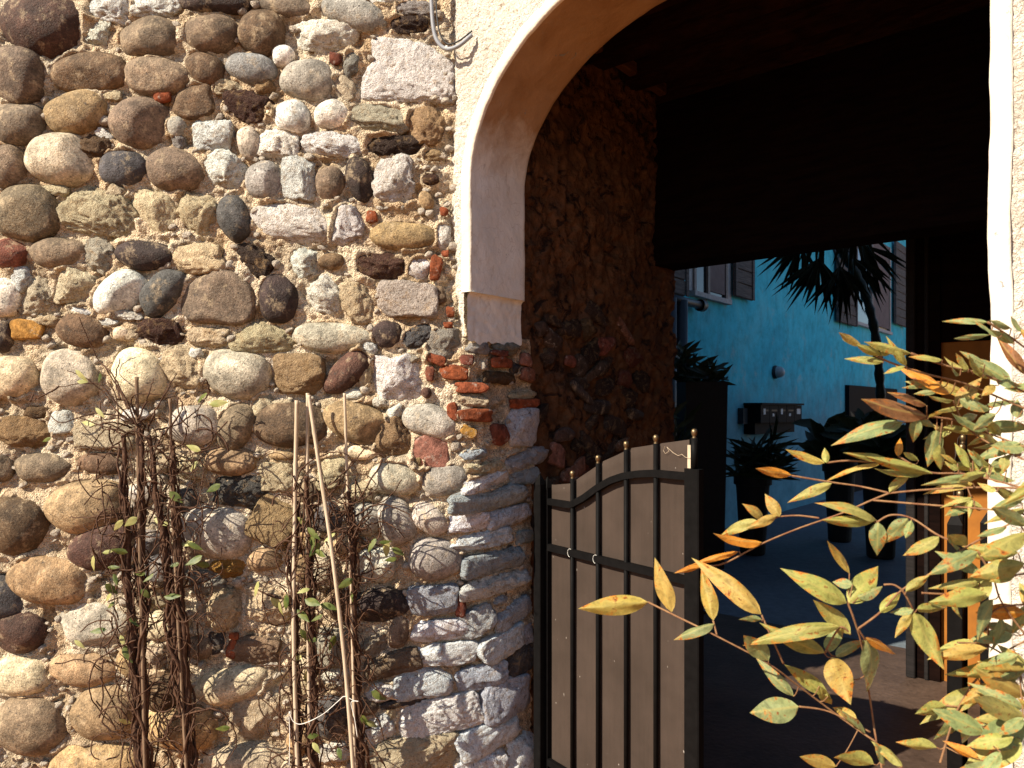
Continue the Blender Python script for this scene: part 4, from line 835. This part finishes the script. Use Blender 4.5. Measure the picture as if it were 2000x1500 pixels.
# ------------------------------------------------------------------ courtyard beyond: blue house
BS = -1.95
BP = W(BS, 0, 0)
def bw(px, py): return ray_plane(px, py, BP, uV)            # pixel -> (t, h) on the blue wall
house = empty('blue_house', W(BS, 6, 0), 'weathered blue house across the courtyard with wooden shutters', 'house')
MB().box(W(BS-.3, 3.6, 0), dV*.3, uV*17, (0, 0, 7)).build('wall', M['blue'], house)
def wbox(t0, h0, t1, h1, n0, n1): return MB().box(W(BS+n0, t0, h0), dV*(n1-n0), uV*(t1-t0), (0, 0, h1-h0))
def window(px0, px1, pyb, hh, split):
    t0, hb = bw(px0, pyb); t1 = bw(px1, pyb)[0]
    w = wbox(t0, hb, t1, hb+hh, .004, .012).build('window', M['glass'], house)
    wbox(t0+(t1-t0)*split, hb+.06, t1-.03, hb+hh, .013, .03).build('curtain', M['curtain'], w)
    for a, b in ((t0, t0+.06), (t1-.06, t1), (t0+(t1-t0)*split-.03, t0+(t1-t0)*split+.03)): wbox(a, hb, b, hb+hh, .012, .045).build('frame', M['frame'], w)
    wbox(t0-.05, hb-.06, t1+.05, hb, 0, .08).build('sill', M['reveal'], w)
    wbox(t0-.16, hb, t0, hb+hh, 0, .02).build('surround', M['reveal'], w); wbox(t1, hb, t1+.16, hb+hh, 0, .02).build('surround', M['reveal'], w)
    return t0, t1, hb
def shutter(t0, h0, wd, hh, ang):                           # planks on two battens, hinged at t0
    a = math.radians(ang); D = uV*math.cos(a)+dV*math.sin(a); N = dV*math.cos(a)-uV*math.sin(a)
    O = W(BS+.05, t0, h0); s_ = MB().box(O, D*wd, N*.02, (0, 0, hh)).build('shutter', M['shutter'], house)
    n = int(hh/.19)
    for i in range(n):
        MB().bevbox(O+Vector((0, 0, i*hh/n+.006))+N*.02, N*.018, Vector((0, 0, hh/n-.014)), D*wd, .005).build('plank', M['shutter'], s_)
    for e in (0.0, wd-.07): MB().box(O+D*e+N*.039, D*.07, N*.012, (0, 0, hh)).build('stile', M['shutter'], s_)
a0, a1, hb1 = window(1350, 1416, 569, 1.9, .42)
shutter(bw(1424, 578)[0], bw(1424, 578)[1], bw(1461, 578)[0]-bw(1424, 578)[0], 1.9, 0)
shutter(bw(1326, 580)[0]-.0, bw(1326, 580)[1], -(bw(1326, 580)[0]-bw(1282, 580)[0]), 1.9, 0)
b0, b1, hb2 = window(1668, 1735, 628, 1.9, .45)
shutter(bw(1628, 628)[0], bw(1628, 628)[1], bw(1665, 628)[0]-bw(1628, 628)[0], 1.9, 0)
shutter(bw(1741, 632)[0], bw(1741, 632)[1], bw(1764, 632)[0]-bw(1741, 632)[0], 1.9, 0)
t, h = bw(1376, 585); MB().lathe(W(BS+.002, t, h), [(.0, .01), (.045, .01), (.05, 0)], 16, dV).build('vent', M['black'], house)
t, h = bw(1512, 727)
lamp = empty('wall_lamp', W(BS, t, h), 'small oval wall lamp on the blue house above the letterboxes', 'lamp')
MB().lathe(W(BS, t, h), [(.10, 0), (.105, .03), (.09, .05)], 18, dV).build('base', M['lead'], lamp, True)
MB().lathe(W(BS+.05, t, h), [(.09, 0), (.085, .05), (.06, .09), (.02, .11), (0, .112)], 18, dV).build('shade', M['lamp'], lamp, True)
lt = empty('letterbox_row', W(BS, bw(1490, 820)[0], bw(1490, 820)[1]), 'dark row of letterboxes with pale name stickers on the blue wall', 'letterbox')
t0, h1 = bw(1453, 791); t1 = bw(1536, 791)[0]; h0 = bw(1453, 826)[1]
wbox(t0, h0-.16, t1-.1, h0, 0, .16).build('tray', M['box'], lt)
for i in range(5):
    w = (t1-t0)/5; bx = wbox(t0+i*w+.006, h0, t0+(i+1)*w-.006, h1, 0, .24).build('letterbox', M['box'], lt)
    wbox(t0+i*w+.06, h1-.09, t0+(i+1)*w-.06, h1-.065, .24, .245).build('slot', M['black'], bx)
    wbox(t0+i*w+w*.3, h0+(.09 if i % 2 else .12), t0+i*w+w*(.5 if i < 4 else .75), h0+(.13 if i % 2 else .2), .24, .246).build('sticker', M['sticker'], bx)
wbox(t0-.02, h1+.002, t1+.02, h1+.03, 0, .27).build('cover', M['box'], lt)
ta = bw(1441, 797)[0]; ic = wbox(ta, bw(1441, 828)[1], t0-.06, bw(1441, 797)[1], 0, .08).build('intercom_panel', M['lead']); tag(ic, 'slim intercom panel on the blue wall left of the letterboxes', 'intercom')
pipe = empty('drainpipe', W(BS, bw(1303, 700)[0], 0), 'dark drainpipe running down the blue house beside the left shutter', 'drainpipe')
t, h = bw(1300, 586)
for dt in (-.14, .14): MB().tube([W(BS+.12, t+dt, 0), W(BS+.12, t+dt, h)], .085, 12).build('down_pipe', M['lead'], pipe, True)
MB().tube([W(BS+.12, t-.3, h), W(BS+.12, bw(1352, 584)[0], h)], .05, 12).build('cross_pipe', M['lead'], pipe, True)
MB().lathe(W(BS+.12, bw(1352, 584)[0], h), [(.075, -.05), (.075, .05), (0, .05)], 12, uV).build('collar', M['lead'], pipe, True)
MB().lathe(W(BS+.12, t+.14, 2.2), [(.1, -.02), (.1, .02)], 12).build('bracket', M['conduit'], pipe)
t0, h1 = bw(1650, 752); t1 = bw(1745, 752)[0]
dd = wbox(t0, 0, t1, h1, .005, .08).build('dark_doorway', M['box'], None); tag(dd, 'black doorway panel low on the blue house behind the palm trunk', 'door')
ew = MB().box(W(-2.3, 20.5, 0), dV*6, uV*.3, (0, 0, 4)).build('end_wall', M['body']); tag(ew, 'plain wall closing the far end of the courtyard', 'wall')

# courtyard plants
LB = mesh('leaf', [(0, 0, 0), (.35, -.5, .06), (.35, .5, .06), (.7, -.36, .03), (.7, .36, .03), (1, 0, -.08), (.35, 0, 0), (.7, 0, -.02)], [(0, 1, 6), (0, 6, 2), (1, 3, 7, 6), (6, 7, 4, 2), (3, 5, 7), (7, 5, 4)], True); LB.materials.append(M['court'])
def potted(name, label, px, Z, half, top, bot, spread, nst, ylo, yhi, seed, lw=.12, ll=.2, fan=False):
    r = random.Random(seed); base = at(px, bot, Z); base.z = 0
    root = empty(name, base, label, 'plant', 'courtyard pot plants')
    hw = half*Z/F; ht = EYE+(HZ-top)/F*Z
    if half and name != 'potted_oleander': MB().lathe(base, [(hw*.62, 0), (hw*.7, .02), (hw*.92, ht*.82), (hw*.95, ht*.86), (hw*1.06, ht*.87), (hw*1.06, ht), (hw*.95, ht), (hw*.92, ht-.06), (0, ht-.06)], 20).build('planter', M['pot'], root, False)
    elif half: MB().add([base+Vector((sx*hw*k, sy*hw*k, z)) for k, z in ((.86, 0), (1, ht), (.9, ht), (.85, ht-.04)) for sx, sy in ((-1, -1), (1, -1), (1, 1), (-1, 1))], [(i*4+j, i*4+(j+1) % 4, i*4+4+(j+1) % 4, i*4+4+j) for i in range(3) for j in range(4)]+[(3, 2, 1, 0), (12, 13, 14, 15)]).build('planter', M['pot'], root)
    for k in range(nst):
        x = px+r.uniform(-1, 1)*spread; y = r.uniform(ylo, yhi); b = base+Vector((r.uniform(-.6, .6)*max(hw, .15), r.uniform(-.4, .4)*max(hw, .15), max(ht-.05, 0) if half else 0)); e = at(x, y, Z+r.uniform(-.3, .3))
        P = smooth_pts([b, b.lerp(e, .5)+Vector((0, 0, .05)), e], 6)
        MB().tube(P, [.008, ]*len(P), 5).build('stem', M['court'], root)
        for q_ in range(13):
            f = .25+.75*q_/13; p = b.lerp(e, f); a = r.uniform(0, 6.28); dr = Vector((math.cos(a), math.sin(a)*.7, r.uniform(-.1, .9))).normalized()
            l = ll*r.uniform(.7, 1.2)
            place_leaf(LB, root, p, p+dr*l, l*lw, Vector((r.uniform(-.6, .6), -1, r.uniform(0, .8))))
potted('potted_oleander', 'narrow leaved plant in the tall dark planter before the blue wall', 1370, 7.6, 40, 747, 985, 55, 9, 675, 760, 31, .11, .24)
potted('leafy_bush', 'dark bush at the foot of the passage wall left of the tall planter', 1302, 7.0, 0, 900, 1000, 40, 12, 760, 930, 32, .12, .24)
potted('spiky_plant', 'low spiky leaved plant below the letterboxes', 1470, 8.2, 34, 925, 1010, 45, 12, 860, 930, 33, .05, .42)
potted('broad_leaf_plant', 'broad leaved pot plant right of the letterboxes', 1640, 9.0, 30, 900, 1010, 50, 10, 825, 900, 34, .2, .34)
potted('dense_pot_plant', 'dense dark pot plant below the palm trunk', 1720, 8.0, 36, 890, 1020, 65, 16, 815, 930, 35, .16, .3)
palm = empty('palm_tree', at(1716, 1010, 8.6)*1.0, 'black fan palm with a curved trunk standing against the blue house', 'palm')
palm.location.z = 0
P = smooth_pts([Vector((palm.location.x, palm.location.y, 0)), at(1722, 860, 8.6), at(1718, 740, 8.6), at(1707, 640, 8.6), at(1684, 560, 8.6), at(1650, 500, 8.6), at(1625, 470, 8.6)], 10)
MB().tube(P, [.05+.008*math.sin(i*1.9) for i in range(len(P))], 10).build('trunk', M['palm'], palm, True)
rpz = random.Random(8)
blade = mesh('blade', [(0, -.12, 0), (0, .12, 0), (.5, -.5, .03), (.5, 0, -.03), (.5, .5, .03), (1, 0, -.1)], [(0, 2, 3), (0, 3, 1), (1, 3, 4), (2, 5, 3), (3, 5, 4)]); blade.materials.append(M['palm'])
cr = at(1612, 462, 8.6)
for k, (ex, ey, sp) in enumerate(((1565, 470, 2.2), (1600, 505, 1.9), (1640, 520, 1.9), (1668, 505, 1.8), (1682, 478, 1.5), (1590, 430, 2.4), (1660, 430, 2.4)  )):
    e = at(ex, ey, 8.6+rpz.uniform(-.35, .25)); dr = (e-cr).normalized()
    fr = MB().tube(smooth_pts([cr, cr.lerp(e, .5)+Vector((0, 0, .06)), e], 5), .014, 6).build('frond', M['palm'], palm)
    base_a = math.atan2(dr.z-.9, dr.x)
    for j in range(15):
        a = base_a+(j/14-.5)*sp; l = rpz.uniform(.48, .72)
        d_ = Vector((math.cos(a), rpz.uniform(-.25, .25), math.sin(a)-.25)).normalized()
        place_leaf(blade, fr, e, e+d_*l, .026, Vector((rpz.uniform(-.3, .3), -1, .2)), None, 'blade')
